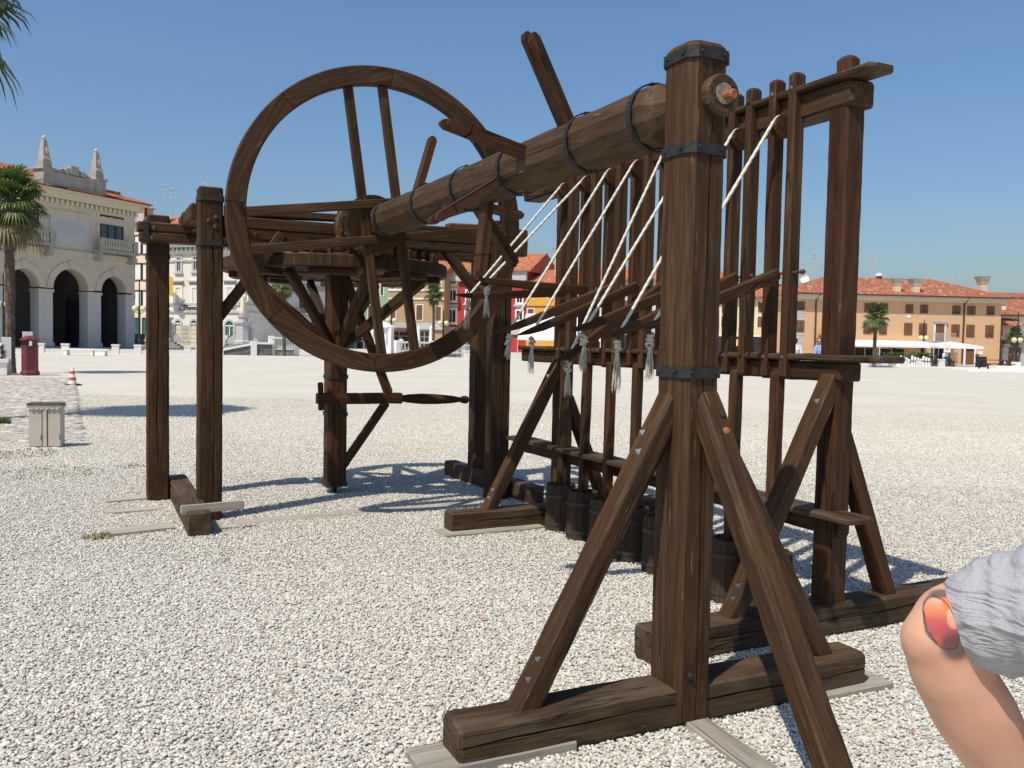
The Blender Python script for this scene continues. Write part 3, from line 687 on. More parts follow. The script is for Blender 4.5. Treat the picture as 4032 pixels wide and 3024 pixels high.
# ================================================================== THE SQUARE'S HOUSES
z7 = zm(2900, 1050, 1.954); z5 = zm(500, 900, 3.0167); z6b = zm(1400, 1000, 3.858); zq = zm(3300, 1050, 4.1475); zr_ = zm(3650, 1100, 4.147)
zA = zm(0, 500, 3.318); zB = zm(0, 950, 3.016); zP = zm(1800, 950, 3.529); z5b = zm(1000, 1050, 4.365); zN = zm(2800, 1050, 4.148)
def stucco(name, col, stain=(.3, .27, .22), amt=.25, var=.05):
    return plain(name, col, .9, var, 1.3, bumpk=.12, spec=.15, stain=(stain, (.35, .35, .12), amt))
STONE = stucco('pale_stone', (.54, .475, .37), (.30, .265, .21), .4)
STONED = stucco('weathered_stone', (.34, .32, .29), (.16, .15, .14), .5, .12)
TRIM = plain('white_trim', (.74, .72, .67), .8, .05, 2., spec=.2); GREYTRIM = plain('grey_trim', (.46, .45, .43), .85, .1, 2., spec=.2)
SHUT = plain('brown_shutter', (.155, .070, .034), .7, .15, 5.); SHUTD = plain('dark_brown_shutter', (.085, .045, .027), .7, .15, 5.)
GLASS = plain('dark_window_glass', (.018, .022, .026), .08, .2, 2., spec=.8); GLASST = plain('teal_window_glass', (.03, .10, .095), .1, .4, .8, spec=.8)
BLIND = plain('white_roller_blind', (.66, .65, .62), .8, .04, 2.); DARK = plain('shop_interior', (.02, .018, .017), .8, .5, 1.2)
FRAMEB = plain('black_window_frame', (.022, .022, .024), .5, .2, 6.); PIPE = plain('brown_downpipe', (.07, .038, .022), .5, .2, 3.)
CONC = plain('concrete_pot', (.40, .36, .29), .9, .2, 5., bumpk=.2); WHITE = plain('white_paint', (.78, .77, .74), .6, .04, 3.)
BLACK = plain('black_metal', (.02, .02, .02), .5, .2, 5.); AWN = plain('white_canvas', (.80, .78, .73), .8, .04, 2.)
def roof_mat(name, c0, c1, c2, sc=5.2):
    m, n, l, b = newmat(name)
    v = coords(n, l); mp = coords(n, l, (sc, 2.6, 2.6)); vo = n.new('ShaderNodeTexVoronoi'); l.new(mp, vo.inputs['Vector']); vo.inputs['Scale'].default_value = 1.
    sp = n.new('ShaderNodeSeparateColor'); l.new(vo.outputs['Color'], sp.inputs[0])
    c = ramp(n, l, sp.outputs[0], [(0., c0), (.5, c1), (.86, c1), (1., c2)])
    c = mix(n, l, math_(n, l, 'MULTIPLY', sstep(n, l, ntex(n, l, v, .8, 5), .5, .7), .35), c, (.22, .15, .12))
    l.new(c, b.inputs['Base Color']); b.inputs['Roughness'].default_value = .9; b.inputs['Specular IOR Level'].default_value = .1
    wv = n.new('ShaderNodeTexWave'); wv.wave_type = 'BANDS'; wv.bands_direction = 'X'; wv.inputs['Scale'].default_value = 1.55; l.new(v, wv.inputs['Vector'])
    bump(n, l, b, wv.outputs[0], .9, .08); return m
ROOF = roof_mat('old_clay_tiles', (.27, .085, .045), (.40, .15, .085), (.55, .37, .28)); ROOFO = roof_mat('orange_clay_tiles', (.36, .11, .05), (.46, .17, .085), (.52, .27, .17))
CORN = plain('cream_eaves', (.60, .54, .40), .85, .05, 2.)

class House:
    def __init__(s, name, label, xl, dl, xr, dr, z0, z1, deep, mat, cat='house', wall=True):
        A = at(xl, dl); B = at(xr, dr); s.len = (B-A).length; a = math.atan2(B.y-A.y, B.x-A.x)
        s.M = T(A.x, A.y, z0) @ RZ(a); s.I = s.M.inverted(); s.o = root(name, label, cat, M=s.M); s.h = z1-z0; s.deep = deep; s.z0 = z0
        s.nrm = s.M.to_3x3() @ Vector((0, 1, 0)); s.A = A
        if wall: s.box('wall', 0, s.len, 0, deep, 0, s.h, mat)
    def px(s, u, v, off=0.):                       # pixel -> (x, z) on the facade plane
        d = ray(u, v); P = s.M.translation+s.nrm*off; t = (P-EYE).dot(s.nrm)/d.dot(s.nrm); q = s.I @ (EYE+d*t); return q.x, q.z
    def box(s, name, x0, x1, y0, y1, z0, z1, mat, parent=None):
        return obj(name, MB().box(x0, x1, y0, y1, z0, z1).mesh(name), mat, parent or s.o, s.M)
    def rect(s, zf, r):
        x0, z1 = s.px(*zf(r[0], r[1])); x1, z0 = s.px(*zf(r[2], r[3])); return min(x0, x1), max(x0, x1), min(z0, z1), max(z0, z1)
    def window(s, zf, r, kind, frame_=TRIM, shut=SHUT, fw_=.12, sill=True, hood=False):
        x0, x1, z0, z1 = s.rect(zf, r) if zf else r
        m = MB(); b = fw_
        if kind == 'shutter':
            w = s.box('window', x0, x1, -.03, .02, z0, z1, SHUTD); xm = (x0+x1)/2
            for a, c in ((x0+.02, xm-.02), (xm+.02, x1-.02)):
                o = s.box('shutter', a, c, -.075, -.03, z0+.02, z1-.02, shut, w)
            if frame_ is not None: s.box('surround', x0-b, x1+b, -.025, .02, z0-b, z1+b, frame_, w)
            elif sill: s.box('sill', x0-.06, x1+.06, -.10, .0, z0-.07, z0-.01, frame_ or shut, w)
            return w
        # glazed: frame ring standing proud, pane behind it
        m.box(x0-b, x1+b, -.10, .01, z1, z1+b); m.box(x0-b, x1+b, -.10, .01, z0-b, z0); m.box(x0-b, x0, -.10, .01, z0, z1); m.box(x1, x1+b, -.10, .01, z0, z1)
        w = obj('window', m.mesh('window'), frame_, s.o, s.M)
        s.box('pane', x0, x1, -.03, .0, z0, z1, {'glass': GLASS, 'teal': GLASST, 'blind': BLIND}[kind], w)
        if kind != 'blind':
            xm = (x0+x1)/2; s.box('mullion', xm-.04, xm+.04, -.06, -.03, z0, z1, frame_, w)
        if sill: s.box('sill', x0-b-.1, x1+b+.1, -.22, .0, z0-b-.1, z0-b, frame_, w)
        if hood: s.box('hood', x0-b-.18, x1+b+.18, -.34, .0, z1+b+.35, z1+b+.5, GREYTRIM, w); s.box('frieze', x0-b, x1+b, -.06, .0, z1+b, z1+b+.35, GREYTRIM, w)
        return w
    def arch_window(s, zf, r, pane=GLASS, surround=GREYTRIM, t=.22, depth=.12):
        x0, x1, z0, z1 = s.rect(zf, r) if zf else r
        cx = (x0+x1)/2; R = (x1-x0)/2; zs = z1-R; n = 12
        pin = [(x0, z0)]+[(cx-R*math.cos(PI*k/n), zs+R*math.sin(PI*k/n)) for k in range(n+1)]+[(x1, z0)]
        pout = [(x0-t, z0)]+[(cx-(R+t)*math.cos(PI*k/n), zs+(R+t)*math.sin(PI*k/n)) for k in range(n+1)]+[(x1+t, z0)]
        v = [(p[0], y, p[1]) for y in (-depth, .0) for q in (pin, pout) for p in q]; N = n+3; f = []
        for i in range(N-1): f += [(i+1, i, N+i, N+i+1), (i, i+1, 2*N+i+1, 2*N+i), (N+i+1, N+i, 3*N+i, 3*N+i+1)]
        w = obj('window', MB().add(v, f).mesh('window'), surround, s.o, s.M)
        obj('pane', MB().prism([p for p in reversed(pin)], -.03, 0, 'y').mesh('pane'), pane, w, s.M)
        m = MB().box(cx-.05, cx+.05, -.07, -.03, z0, zs).box(x0, x1, -.08, -.03, zs-.06, zs+.06); obj('mullion', m.mesh('mullion'), TRIM, w, s.M)
        return w
    def roof(s, rise, over=.6, hip=(True, True), mat=ROOF, thick=.14, back=None):
        L, D, H = s.len, s.deep, s.h; o = over; hd = D/2
        x0, x1, y0, y1 = -o, L+o, -o, D+o; hl = min(hd+o, L*.45) if hip[0] else 0; hr = min(hd+o, L*.45) if hip[1] else 0
        v = [(x0, y0, H), (x1, y0, H), (x1, y1, H), (x0, y1, H), (x0+hl, hd, H+rise), (x1-hr, hd, H+rise)]
        v += [(x, y, z-thick) for x, y, z in v[:4]]
        f = [(0, 1, 5, 4), (2, 3, 4, 5), (1, 2, 5), (3, 0, 4), (1, 0, 6, 7), (2, 1, 7, 8), (3, 2, 8, 9), (0, 3, 9, 6), (6, 9, 8, 7)]
        r = obj('roof', MB().add(v, f).mesh('roof'), mat, s.o, s.M)
        return r
    def gutter(s, over=.6, mat=PIPE):
        return s.box('gutter', -over-.05, s.len+over+.05, -over-.14, -over-.02, s.h-.16, s.h-.02, mat)
    def chimney(s, x, y, z0, z1, w, mat, cap=CONC, flare=True):
        c = s.box('chimney', x-w/2, x+w/2, y-w/2, y+w/2, z0, z1, mat)
        if flare:
            a, b, h = w*.57, w*.80, w*.95
            v = [(x+sx*q, y+sy*q, z) for q, z in ((w*.58, z1), (a, z1+.12), (b, z1+h), (b*1.04, z1+h+.06)) for sx, sy in ((-1, -1), (1, -1), (1, 1), (-1, 1))]
            f = [(j*4+i, j*4+(i+1) % 4, j*4+4+(i+1) % 4, j*4+4+i) for j in range(3) for i in range(4)]+[(3, 2, 1, 0), (12, 13, 14, 15)]
            obj('chimney_pot', MB().add(v, f).mesh('chimney_pot'), cap, c, s.M)
        else:
            s.box('chimney_cap', x-w*.62, x+w*.62, y-w*.62, y+w*.62, z1, z1+.15, cap, c)
        return c
    def antenna(s, x, y, z0, h):
        m = MB().box(x-.03, x+.03, y-.03, y+.03, z0, z0+h)
        for k, w in ((.97, .5), (.85, .7), (.72, .45), (.6, .3)): m.box(x-w, x+w, y-.015, y+.015, z0+h*k-.02, z0+h*k+.02)
        m.box(x-.02, x+.02, y-.6, y+.6, z0+h*.9, z0+h*.9+.03)
        return obj('aerial', m.mesh('aerial'), GREYTRIM, s.o, s.M)

# ---- loggia palace on the left: arcade below, inscription wall above
LG = House('loggia_palace', 'pale stone loggia with three arches and two obelisks on its roof', -40, 72.6, 291, 87.4, 0, 14.1, 14, STONE, 'palace', wall=False)
def loggia():
    s = LG; o = s.o
    xs = [s.px(*zB(545, 1250))[0], s.px(*zB(1120, 1262))[0], s.px(*zB(1540, 1262))[0]]
    A0, A1 = xs[0], xs[1]; sp = 6.35
    bays = [(A0-4.35, A0, 3.0), (A0, A1, 3.75), (A1, s.len-.35, 2.95)]; zt = 8.55; th = 1.1
    def arch_block(x0, x1, w, zs):
        cx = (x0+x1)/2; R = w/2; n = 18; m = MB()
        for k in range(n):                            # wall above the arch, in strips
            a, b = PI-PI*k/n, PI-PI*(k+1)/n
            p, q = (cx+R*math.cos(a), zs+R*math.sin(a)), (cx+R*math.cos(b), zs+R*math.sin(b))
            m.prism([p, q, (q[0], zt), (p[0], zt)], 0, th, 'y')
        m.box(x0, cx-R, 0, th, zs, zt); m.box(cx+R, x1, 0, th, zs, zt)
        obj('arch_wall', m.mesh('arch_wall'), STONE, o, s.M)
        v = []; f = []                                # archivolt ring
        for k in range(n+1):
            a = PI-PI*k/n
            for r, y in ((R+.002, -.09), (R+.62, -.09), (R+.62, .02), (R+.002, .02)): v.append((cx+r*math.cos(a), y, zs+r*math.sin(a)))
        for k in range(n):
            for i in range(4): f.append((k*4+i, k*4+(i+1) % 4, k*4+4+(i+1) % 4, k*4+4+i))
        ring = obj('archivolt', MB().add(v, f).mesh('archivolt'), STONE, o, s.M)
        m = MB().prism([(cx-.16, zs+R+.01), (cx+.16, zs+R+.01), (cx+.24, zs+R+.75), (cx-.24, zs+R+.75)], -.2, -.01, 'y'); obj('keystone', m.mesh('keystone'), STONE, ring, s.M)
    for (x0, x1, w) in bays: arch_block(x0, x1, w, sp-w/2+.95 if w > 3.2 else sp-w/2+.62)
    PIER = stucco('pier_stone', (.50, .49, .46), (.3, .29, .27), .3)
    edges = [(bays[0][0]-1.2, (bays[0][0]+bays[0][1]-bays[0][2])/2)]+[((bays[k][0]+bays[k][1]+bays[k][2])/2, (bays[k+1][0]+bays[k+1][1]-bays[k+1][2])/2) for k in range(2)]+[((bays[2][0]+bays[2][1]+bays[2][2])/2, s.len)]
    for k, (x0, x1) in enumerate(edges):
        p = s.box('pier', x0, x1, .0 if k < 3 else -.002, th, 0, 5.05, PIER); s.box('impost', x0-.08, x1+.08 if k < 3 else x1+.02, -.1, th+.02, 5.05, 5.32, STONE, p); s.box('plinth', x0-.08, x1+.08 if k < 3 else x1+.02, -.12, th, 0, .5, PIER, p)
    s.box('corner_wall', bays[2][1], s.len, .0, th, 5.32, zt, STONE); s.box('left_wall', bays[0][0]-1.2, bays[0][0], 0, th, 5.32, zt, STONE)
    # porch behind the arches
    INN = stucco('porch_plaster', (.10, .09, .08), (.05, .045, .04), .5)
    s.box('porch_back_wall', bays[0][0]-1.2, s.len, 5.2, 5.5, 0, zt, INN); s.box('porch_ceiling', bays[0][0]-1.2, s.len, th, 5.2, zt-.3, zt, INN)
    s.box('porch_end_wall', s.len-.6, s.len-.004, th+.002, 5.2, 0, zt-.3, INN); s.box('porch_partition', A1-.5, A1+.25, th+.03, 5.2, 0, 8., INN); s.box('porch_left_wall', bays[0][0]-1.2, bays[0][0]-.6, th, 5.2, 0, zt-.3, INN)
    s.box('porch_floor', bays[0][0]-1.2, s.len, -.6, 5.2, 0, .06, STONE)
    gt = s.box('gate_leaf', A1-.62, A1-.54, th-.3, th+2.0, .1, 4.6, BLACK)
    for k in range(7): s.box('gate_bar', A1-.60, A1-.56, th-.2+k*.3, th-.15+k*.3, 4.6, 5.6-.1*abs(k-3), BLACK, gt)
    # upper floor
    up0, top = zt, s.h
    s.box('upper_wall', bays[0][0]-1.2, s.len, .06, 9, up0, top, STONE)
    s.box('string_course', bays[0][0]-1.2, s.len+.2, -.18, .06, up0, up0+.45, STONE); s.box('fascia', bays[0][0]-1.2, s.len+.06, -.04, .06, top-2.15, top-1.5, TRIM if 0 else STONE)
    PLQ = stucco('inscription_stone', (.47, .47, .45), (.36, .35, .33), .3); x0, x1, z0, z1 = s.rect(zA, (650, 1045, 1165, 1560)); x0 = max(x0, A0-.6)
    pl = s.box('inscription_panel', x0, x1, -.02, .06, z0, z1, PLQ)
    lt = MB(); rndl = random.Random(5)                # worn inscription: too faint to read, kept as broken strokes
    for k in range(11):
        zc = z1-1.0-(z1-z0-1.9)*k/10; hw = (x1-x0)*.5*(.2+.5*math.sin(PI*(k+1)/12.)); xc = (x0+x1)/2; x = xc-hw
        while x < xc+hw:
            w = rndl.uniform(.03, .09); lt.box(x, x+w, -.026, -.018, zc-.03, zc+.03); x += w+rndl.uniform(.05, .12)
    obj('inscription_strokes', lt.mesh('inscription_strokes'), plain('worn_lettering', (.38, .38, .37), .9, .2, 9.), pl, s.M)
    # window with balcony on the right, and its twin behind the palm
    for sgn in (0, 1):
        x0, x1, z0, z1 = s.rect(zA, (1300, 1135, 1612, 1500))
        if sgn: d_ = x1-x0; x0 = A0-(x0-A1)-d_; x1 = x0+d_
        m = MB(); b = .18
        m.box(x0, x1, -.03, .055, z1-b, z1); m.box(x0, x1, -.03, .055, z0, z0+b); m.box(x0, x0+b, -.03, .055, z0, z1); m.box(x1-b, x1, -.03, .055, z0, z1); zc = z0+(z1-z0)*.62; m.box(x0, x1, -.03, .055, zc-.1, zc+.1)
        for k in (1, 2): xc = x0+(x1-x0)*k/3; m.box(xc-.1, xc+.1, -.035, .055, z0, z1)
        w = obj('window', m.mesh('window'), FRAMEB, o, s.M); s.box('pane', x0, x1, .0, .058, z0, z1, plain('blue_glass', (.05, .065, .075), .1, .3, 1., spec=.8), w)
        m = MB().box(x0-.35, x0, -.05, .062, z0-.1, z1+.3).box(x1, x1+.35, -.05, .062, z0-.1, z1+.3).box(x0, x1, -.05, .062, z1, z1+.3); obj('surround', m.mesh('surround'), STONE, w, s.M)
        bx0, bx1 = x0-.75, min(x1+.95, s.len+.1); bz = z0-.1
        bal = s.box('balcony', bx0, bx1, -1.0, .06, bz-1.25, bz-1.0, STONED)
        s.box('balcony_rail', bx0, bx1, -1.0, -.75, bz-.08, bz+.12, STONED, bal)
        for xq in (bx0, bx1-.55): s.box('balcony_pier', xq, xq+.55, -.98, -.72, bz-1.0, bz-.08, STONED, bal); s.box('bracket', xq+.05, xq+.45, -.8, .0, bz-2.1, bz-1.25, STONED, bal)
        bm = MB().lathe([(.05, 0), (.10, .2), (.115, .32), (.06, .6), (.05, .7), (.09, .92)], 8).mesh('baluster'); bm.materials.append(STONE)
        nb = 11
        for k in range(nb): xq = bx0+.75+(bx1-bx0-1.5)*k/(nb-1); obj('baluster', bm, None, bal, s.M @ T(xq, -.86, bz-1.0))
    # cornice with dentils, tiled eaves, roof
    s.box('cornice', bays[0][0]-1.3, s.len+.55, -.55, 9.2, top-.55, top, CORN); s.box('cornice_lip', bays[0][0]-1.3, s.len+1.0, -1.05, 9.6, top, top+.22, CORN)
    dm = MB().box(-.13, .13, -.35, .06, 0, .38).mesh('dentil'); dm.materials.append(CORN); xd = bays[0][0]-1
    k = 0
    while xd < s.len: obj('dentil', dm, None, o, s.M @ T(xd, 0, top-1.0)); xd += .53; k += 1
    s.box('frieze', bays[0][0]-1.2, s.len+.02, -.02, .06, top-1.5, top-.55, STONE)
    ev = MB(); x = bays[0][0]-1.3
    while x < s.len+1.25:
        ev.add([(x+.13*math.cos(PI*q/5), yy, zz_+.11*math.sin(PI*q/5)) for yy, zz_ in ((-1.25, top+.24), (1.6, top+1.05)) for q in range(6)], [(q+1, q, 6+q, 7+q) for q in range(5)]); x += .27
    e = obj('eaves_tiles', ev.mesh('eaves_tiles'), ROOF, o, s.M)
    L0 = bays[0][0]-2.4
    v = [(L0, -1.2, top+.225), (s.len+1.2, -1.2, top+.225), (s.len+1.2, 10, top+.225), (L0, 10, top+.225), (L0+3, 4.6, top+2.6), (s.len-4.2, 4.6, top+2.6)]
    obj('roof', MB().add(v, [(0, 1, 5, 4), (1, 2, 5), (2, 3, 4, 5), (3, 0, 4), (3, 2, 1, 0)]).mesh('roof'), ROOF, o, s.M)
    s.box('roof_step', A1+1.2, s.len-.9, .9, 8., top+.5, top+1.35, ROOF)
    # attic parapet with scrolled crest and obelisks
    ax0, ax1 = A0-.7, A1+.55
    at_ = s.box('attic_parapet', ax0, ax1, -.75, .3, top+.1, top+1.45, STONED); s.box('attic_cap', ax0-.1, ax1+.1, -.83, .38, top+1.45, top+1.6, STONED, at_)
    cx = (A0+A1)/2-.05; R = (A1-A0)*.40
    crest = [(cx+R-2*R*k/16., top+1.6+.75*max(0, math.sin(PI*k/16.))**.8) for k in range(17)]
    obj('crest', MB().prism(crest, -.6, .1, 'y').mesh('crest'), STONED, at_, s.M); s.box('crest_block', cx-.42, cx+.42, -.72, .1, top+1.7, top+2.55, STONED, at_)
    for sx in (-1, 1): obj('scroll', MB().lathe([(.28, 0), (.28, .16), (.14, .22)], 14).mesh('scroll'), STONED, at_, s.M @ T(cx+sx*.85, -.6, top+1.95) @ Matrix.Rotation(PI/2, 4, 'X'))
    for xo in (ax0+.45, ax1-.45):
        p = s.box('obelisk_base', xo-.55, xo+.55, -.85, .4, top+.1, top+1.75, STONED); s.box('obelisk_plinth', xo-.7, xo+.7, -1.0, .55, top+1.75, top+1.92, STONED, p)
        s.box('obelisk_foot', xo-.44, xo+.44, -.66, .22, top+1.92, top+2.5, STONED, p)
        v = [(xo+sx*q, -.22+sy*q, z) for q, z in ((.37, top+2.5), (.16, top+4.4)) for sx, sy in ((-1, -1), (1, -1), (1, 1), (-1, 1))]
        ob = obj('obelisk', MB().add(v, [(0, 1, 5, 4), (1, 2, 6, 5), (2, 3, 7, 6), (3, 0, 4, 7), (4, 5, 6, 7), (3, 2, 1, 0)]).mesh('obelisk'), STONED, o, s.M)
        obj('ball', MB().lathe([(.07, 0), (.12, .07), (.19, .2), (.19, .32), (.12, .44), (.03, .5)], 12).mesh('ball'), STONE, ob, s.M @ T(xo, -.22, top+4.36) @ Matrix.Scale(.85, 4), smooth=True)
        obj('cartouche', MB().lathe([(.13, 0), (.17, .04), (.08, .09)], 10).mesh('cartouche'), STONE, ob, s.M @ T(xo+.03, -.50, top+3.45) @ Matrix.Rotation(PI/2, 4, 'X') @ Matrix.Diagonal((1, 1.9, 1, 1)))
        s.box('scroll_foot', xo-.36, xo+.36, -.69, -.63, top+2.62, top+2.9, STONE, ob)
    s.box('downspout', s.len+.6, s.len+.75, -.9, -.75, top-.9, top+.1, BLACK)
loggia()

# ---- cream block behind the loggia
CR = House('cream_block', 'narrow cream apartment block with white blinds between loggia and bank', 250, 112, 352, 107, 0, 15.3, 12, stucco('cream_stucco', (.66, .56, .38), (.5, .42, .28), .2))
for col in ((98, 168), (192, 262)):
    for a, b in ((90, 295), (425, 605), (745, 925)): CR.window(z5, (col[0], a, col[1], b), 'blind', FRAMEB, fw_=.14, sill=False)
for r in ((75, 1070, 150, 1290), (192, 1070, 262, 1420)):
    w = CR.window(z5, r, 'teal', FRAMEB, fw_=.12, sill=False)
CR.roof(1.5, .6, (False, False), ROOFO); CR.chimney(3.2, 2, 15, 17.4, 1.4, stucco('pinkish_chimney', (.5, .42, .36)), flare=False)
CR.antenna(3.1, 5, 16, 5.2); CR.antenna(4.6, 5, 16, 4.6); CR.antenna(9.5, 6, 16, 5.0)

# ---- white bank: sunlit front and shaded side
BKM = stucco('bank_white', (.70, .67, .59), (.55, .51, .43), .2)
BK = House('bank_building', 'white three-storey bank with arched ground-floor windows, sunlit front', 330, 104, 519, 100, 0, 12.2, 9, BKM, 'bank')
def bank():
    s = BK
    for r in ((600, 345, 638, 500), (797, 335, 834, 490)): s.window(z5, r, 'glass', GREYTRIM, fw_=.28, sill=True)
    for r in ((585, 705, 635, 885), (780, 705, 832, 885), (1195, 700, 1255, 885)): s.window(z5, r, 'blind', TRIM, fw_=.35, hood=True)
    for r in ((580, 1090, 640, 1350), (765, 1090, 830, 1350), (1175, 1098, 1268, 1400)): s.arch_window(z5, r, GLASST)
    z = lambda v: s.px(*z5(700, v))[1]
    s.box('cornice', -.3, s.len+.7, -.7, 9, s.h-.5, s.h, BKM); s.box('cornice_fascia', -.2, s.len+.3, -.3, .0, s.h-1.2, s.h-.9, BKM)
    dm = MB().box(-.14, .14, -.5, 0, 0, .4).mesh('modillion'); dm.materials.append(GREYTRIM); x = .2
    while x < s.len: obj('modillion', dm, None, s.o, s.M @ T(x, 0, s.h-.9)); x += .62
    for v in (380, 895, 985): s.box('string_course', 0, s.len+.1, -.16, 0, z(v)-.12, z(v)+.12, GREYTRIM)
    RUS = stucco('rusticated_base', (.56, .50, .38), (.42, .38, .30), .3)
    zb = z(1180); k = 0; zz_ = 0.05                     # banded masonry between the arches
    px = [s.px(*z5(u, 1300))[0] for u in (640, 750, 830, 1135, 1165, 1270, 1340)]
    for a, b in ((px[0]+.25, px[1]), (px[3]-6.5, px[4]-.3), (px[5]+.3, s.len)):
        if b-a < .1: continue
        zz_ = .05
        while zz_ < zb-.2: s.box('stone_band', a, b, -.09, .0, zz_, zz_+.46, RUS); zz_ += .5
    cu = bpy.data.curves.new('sign_text', 'FONT'); cu.body = 'Banca Popolare'; cu.size = .95; cu.extrude = .03
    x, zc = s.px(*z5(680, 962)); t = link(bpy.data.objects.new('tmp', cu)); bpy.context.view_layer.update()
    me = bpy.data.meshes.new_from_object(t); bpy.data.objects.remove(t); sg = plain('sign_brown', (.07, .05, .04), .6)
    me.materials.clear(); obj('sign_lettering', me, sg, s.o, s.M @ T(x, -.14, zc) @ Matrix.Rotation(PI/2, 4, 'X'))
    x, zc = s.px(*z5(660, 945)); v = []; f = []
    for k in range(13):
        a = .6+5.2*k/12
        for r in (.42, .28): v.append((x+r*math.cos(a), -.12, zc+r*math.sin(a)))
    obj('sign_logo', MB().add(v, [(2*k, 2*k+1, 2*k+3, 2*k+2) for k in range(12)]).mesh('sign_logo'), sg, s.o, s.M)
    s.box('cash_machine', *(lambda r: (r[0], r[1], -.16, -.04, r[2], r[3]))(s.rect(z5, (1225, 1275, 1262, 1315))), BLACK)
    s.roof(3.8, .9, (False, True), ROOFO)
bank()
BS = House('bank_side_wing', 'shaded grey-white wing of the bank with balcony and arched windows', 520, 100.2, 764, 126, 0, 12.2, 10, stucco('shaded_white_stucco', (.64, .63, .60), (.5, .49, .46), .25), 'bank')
def bank_side():
    s = BS
    for r in ((765, 490, 855, 710), (1085, 480, 1180, 715), (440, 300, 520, 540)): s.window(z5b, r, 'glass' if r[0] < 1000 else 'blind', TRIM, fw_=.4, hood=True)
    for r in ((140, 965, 285, 1325), (400, 1000, 530, 1330), (905, 1000, 1040, 1330), (1300, 1050, 1420, 1330)): s.arch_window(z5b, r, GLASST)
    xs = s.px(*z5b(860, 760))
    b = s.box('balcony', xs[0]-2.4, xs[0]+2.4, -1.1, 0, xs[1]-.5, xs[1]-.3, GREYTRIM); m = MB()
    for k in range(15): m.box(xs[0]-2.35+k*.33, xs[0]-2.31+k*.33, -1.06, -1.02, xs[1]-.3, xs[1]+.75)
    m.box(xs[0]-2.4, xs[0]+2.4, -1.08, -1.0, xs[1]+.75, xs[1]+.82); obj('balcony_railing', m.mesh('balcony_railing'), BLACK, b, s.M)
    z = lambda v: s.px(*z5b(1000, v))[1]
    for v in (345, 735, 845): s.box('string_course', 0, s.len, -.15, 0, z(v)-.12, z(v)+.12, GREYTRIM)
    s.box('cornice', 0, s.len, -.7, 0, s.h-.5, s.h, GREYTRIM); s.roof(1.6, .8, (False, False), ROOFO)
bank_side()
# ---- coloured row in the middle
def shop(s, zf, r, mat=DARK):
    x0, x1, z0, z1 = s.rect(zf, r); w = s.box('shop_front', x0, x1, -.06, .0, .0, z1, mat)
    n = max(2, int((x1-x0)/1.4)); m = MB()
    for k in range(n+1): xc = x0+(x1-x0)*k/n; m.box(xc-.04, xc+.04, -.1, -.06, 0, z1)
    m.box(x0, x1, -.1, -.06, z1*.72, z1*.72+.06); obj('shop_frame', m.mesh('shop_frame'), GREYTRIM, w, s.M); return w
GH = House('green_house', 'pale green house with grey shutters in the middle row', 764, 122, 838, 120, 0, 10.6, 10, stucco('green_stucco', (.27, .37, .24), (.2, .26, .18), .2))
for r in ((30, 415, 85, 595), (385, 440, 420, 625), (25, 760, 95, 1000), (195, 780, 255, 990)): GH.window(z6b, r, 'shutter', TRIM, SHUTD)
shop(GH, z6b, (20, 1280, 250, 1470)); GH.roof(2.2, .5, (False, False), ROOFO)
TH = House('tan_house', 'tan house with white-framed brown shutters behind the palm', 838, 120, 958, 118, 0, 10.8, 10, stucco('tan_stucco', (.42, .28, .16), (.33, .22, .13), .2))
for r in ((525, 415, 600, 525), (1240, 430, 1295, 530), (925, 775, 1015, 1000), (1215, 800, 1295, 1015), (530, 850, 605, 975)): TH.window(z6b, r, 'shutter', TRIM)
for v in (552, 680): zc = TH.px(*z6b(900, v))[1]; TH.box('string_course', 0, TH.len, -.12, 0, zc-.1, zc+.1, TRIM)
zc = TH.px(*z6b(900, 1090))[1]; TH.box('shop_fascia', 0, TH.len, -.3, 0, zc-.5, zc+.4, GREYTRIM)
for r in ((515, 1165, 815, 1400), (975, 1185, 1120, 1400)): shop(TH, z6b, r)
aw = TH.rect(z6b, (510, 1110, 830, 1165)); obj('awning', MB().add([(aw[0], -.1, aw[3]), (aw[1], -.1, aw[3]), (aw[1], -1.7, aw[2]), (aw[0], -1.7, aw[2]), (aw[0], -1.7, aw[2]-.25), (aw[1], -1.7, aw[2]-.25)], [(0, 3, 2, 1), (3, 4, 5, 2)]).mesh('awning'), plain('maroon_canvas', (.09, .035, .03), .8), TH.o, TH.M)
TH.roof(2.2, .5, (False, False), ROOFO)
RH = House('red_house', 'bright red house with white-framed dark windows', 959, 121, 1135.5, 116, 0, 10.9, 10, stucco('red_stucco', (.40, .05, .042), (.32, .045, .04), .2))
for r in ((1440, 385, 1525, 450), (1430, 552, 1525, 705), (1418, 850, 1520, 1035)): RH.window(z6b, r, 'glass', TRIM, fw_=.25, hood=r[1] > 800)
for r in ((135, 690, 182, 835), (125, 945, 182, 1100), (835, 768, 903, 850), (830, 965, 905, 1090)): RH.window(zP, r, 'glass', TRIM, fw_=.22, hood=r[1] > 900)
r = RH.rect(z6b, (1372, 330, 1565, 545)); RH.box('amber_panel', r[0], r[1], -.012, .0, r[2], RH.h-.6, stucco('amber_stucco', (.70, .36, .05), (.6, .3, .05), .15))
zc = RH.px(*zP(900, 495))[1]; RH.box('cornice', -.1, RH.len+.1, -.5, 0, zc-.5, RH.h, GREYTRIM); RH.roof(2.8, .8, (False, False), ROOFO)
zc = RH.px(*z6b(1500, 1110))[1]; RH.box('shop_fascia', 0, RH.len, -.25, 0, zc-.9, zc, GREYTRIM); shop(RH, z6b, (1700, 1200, 1990, 1400)); RH.window(z6b, (1365, 1130, 1520, 1240), 'blind', GREYTRIM)
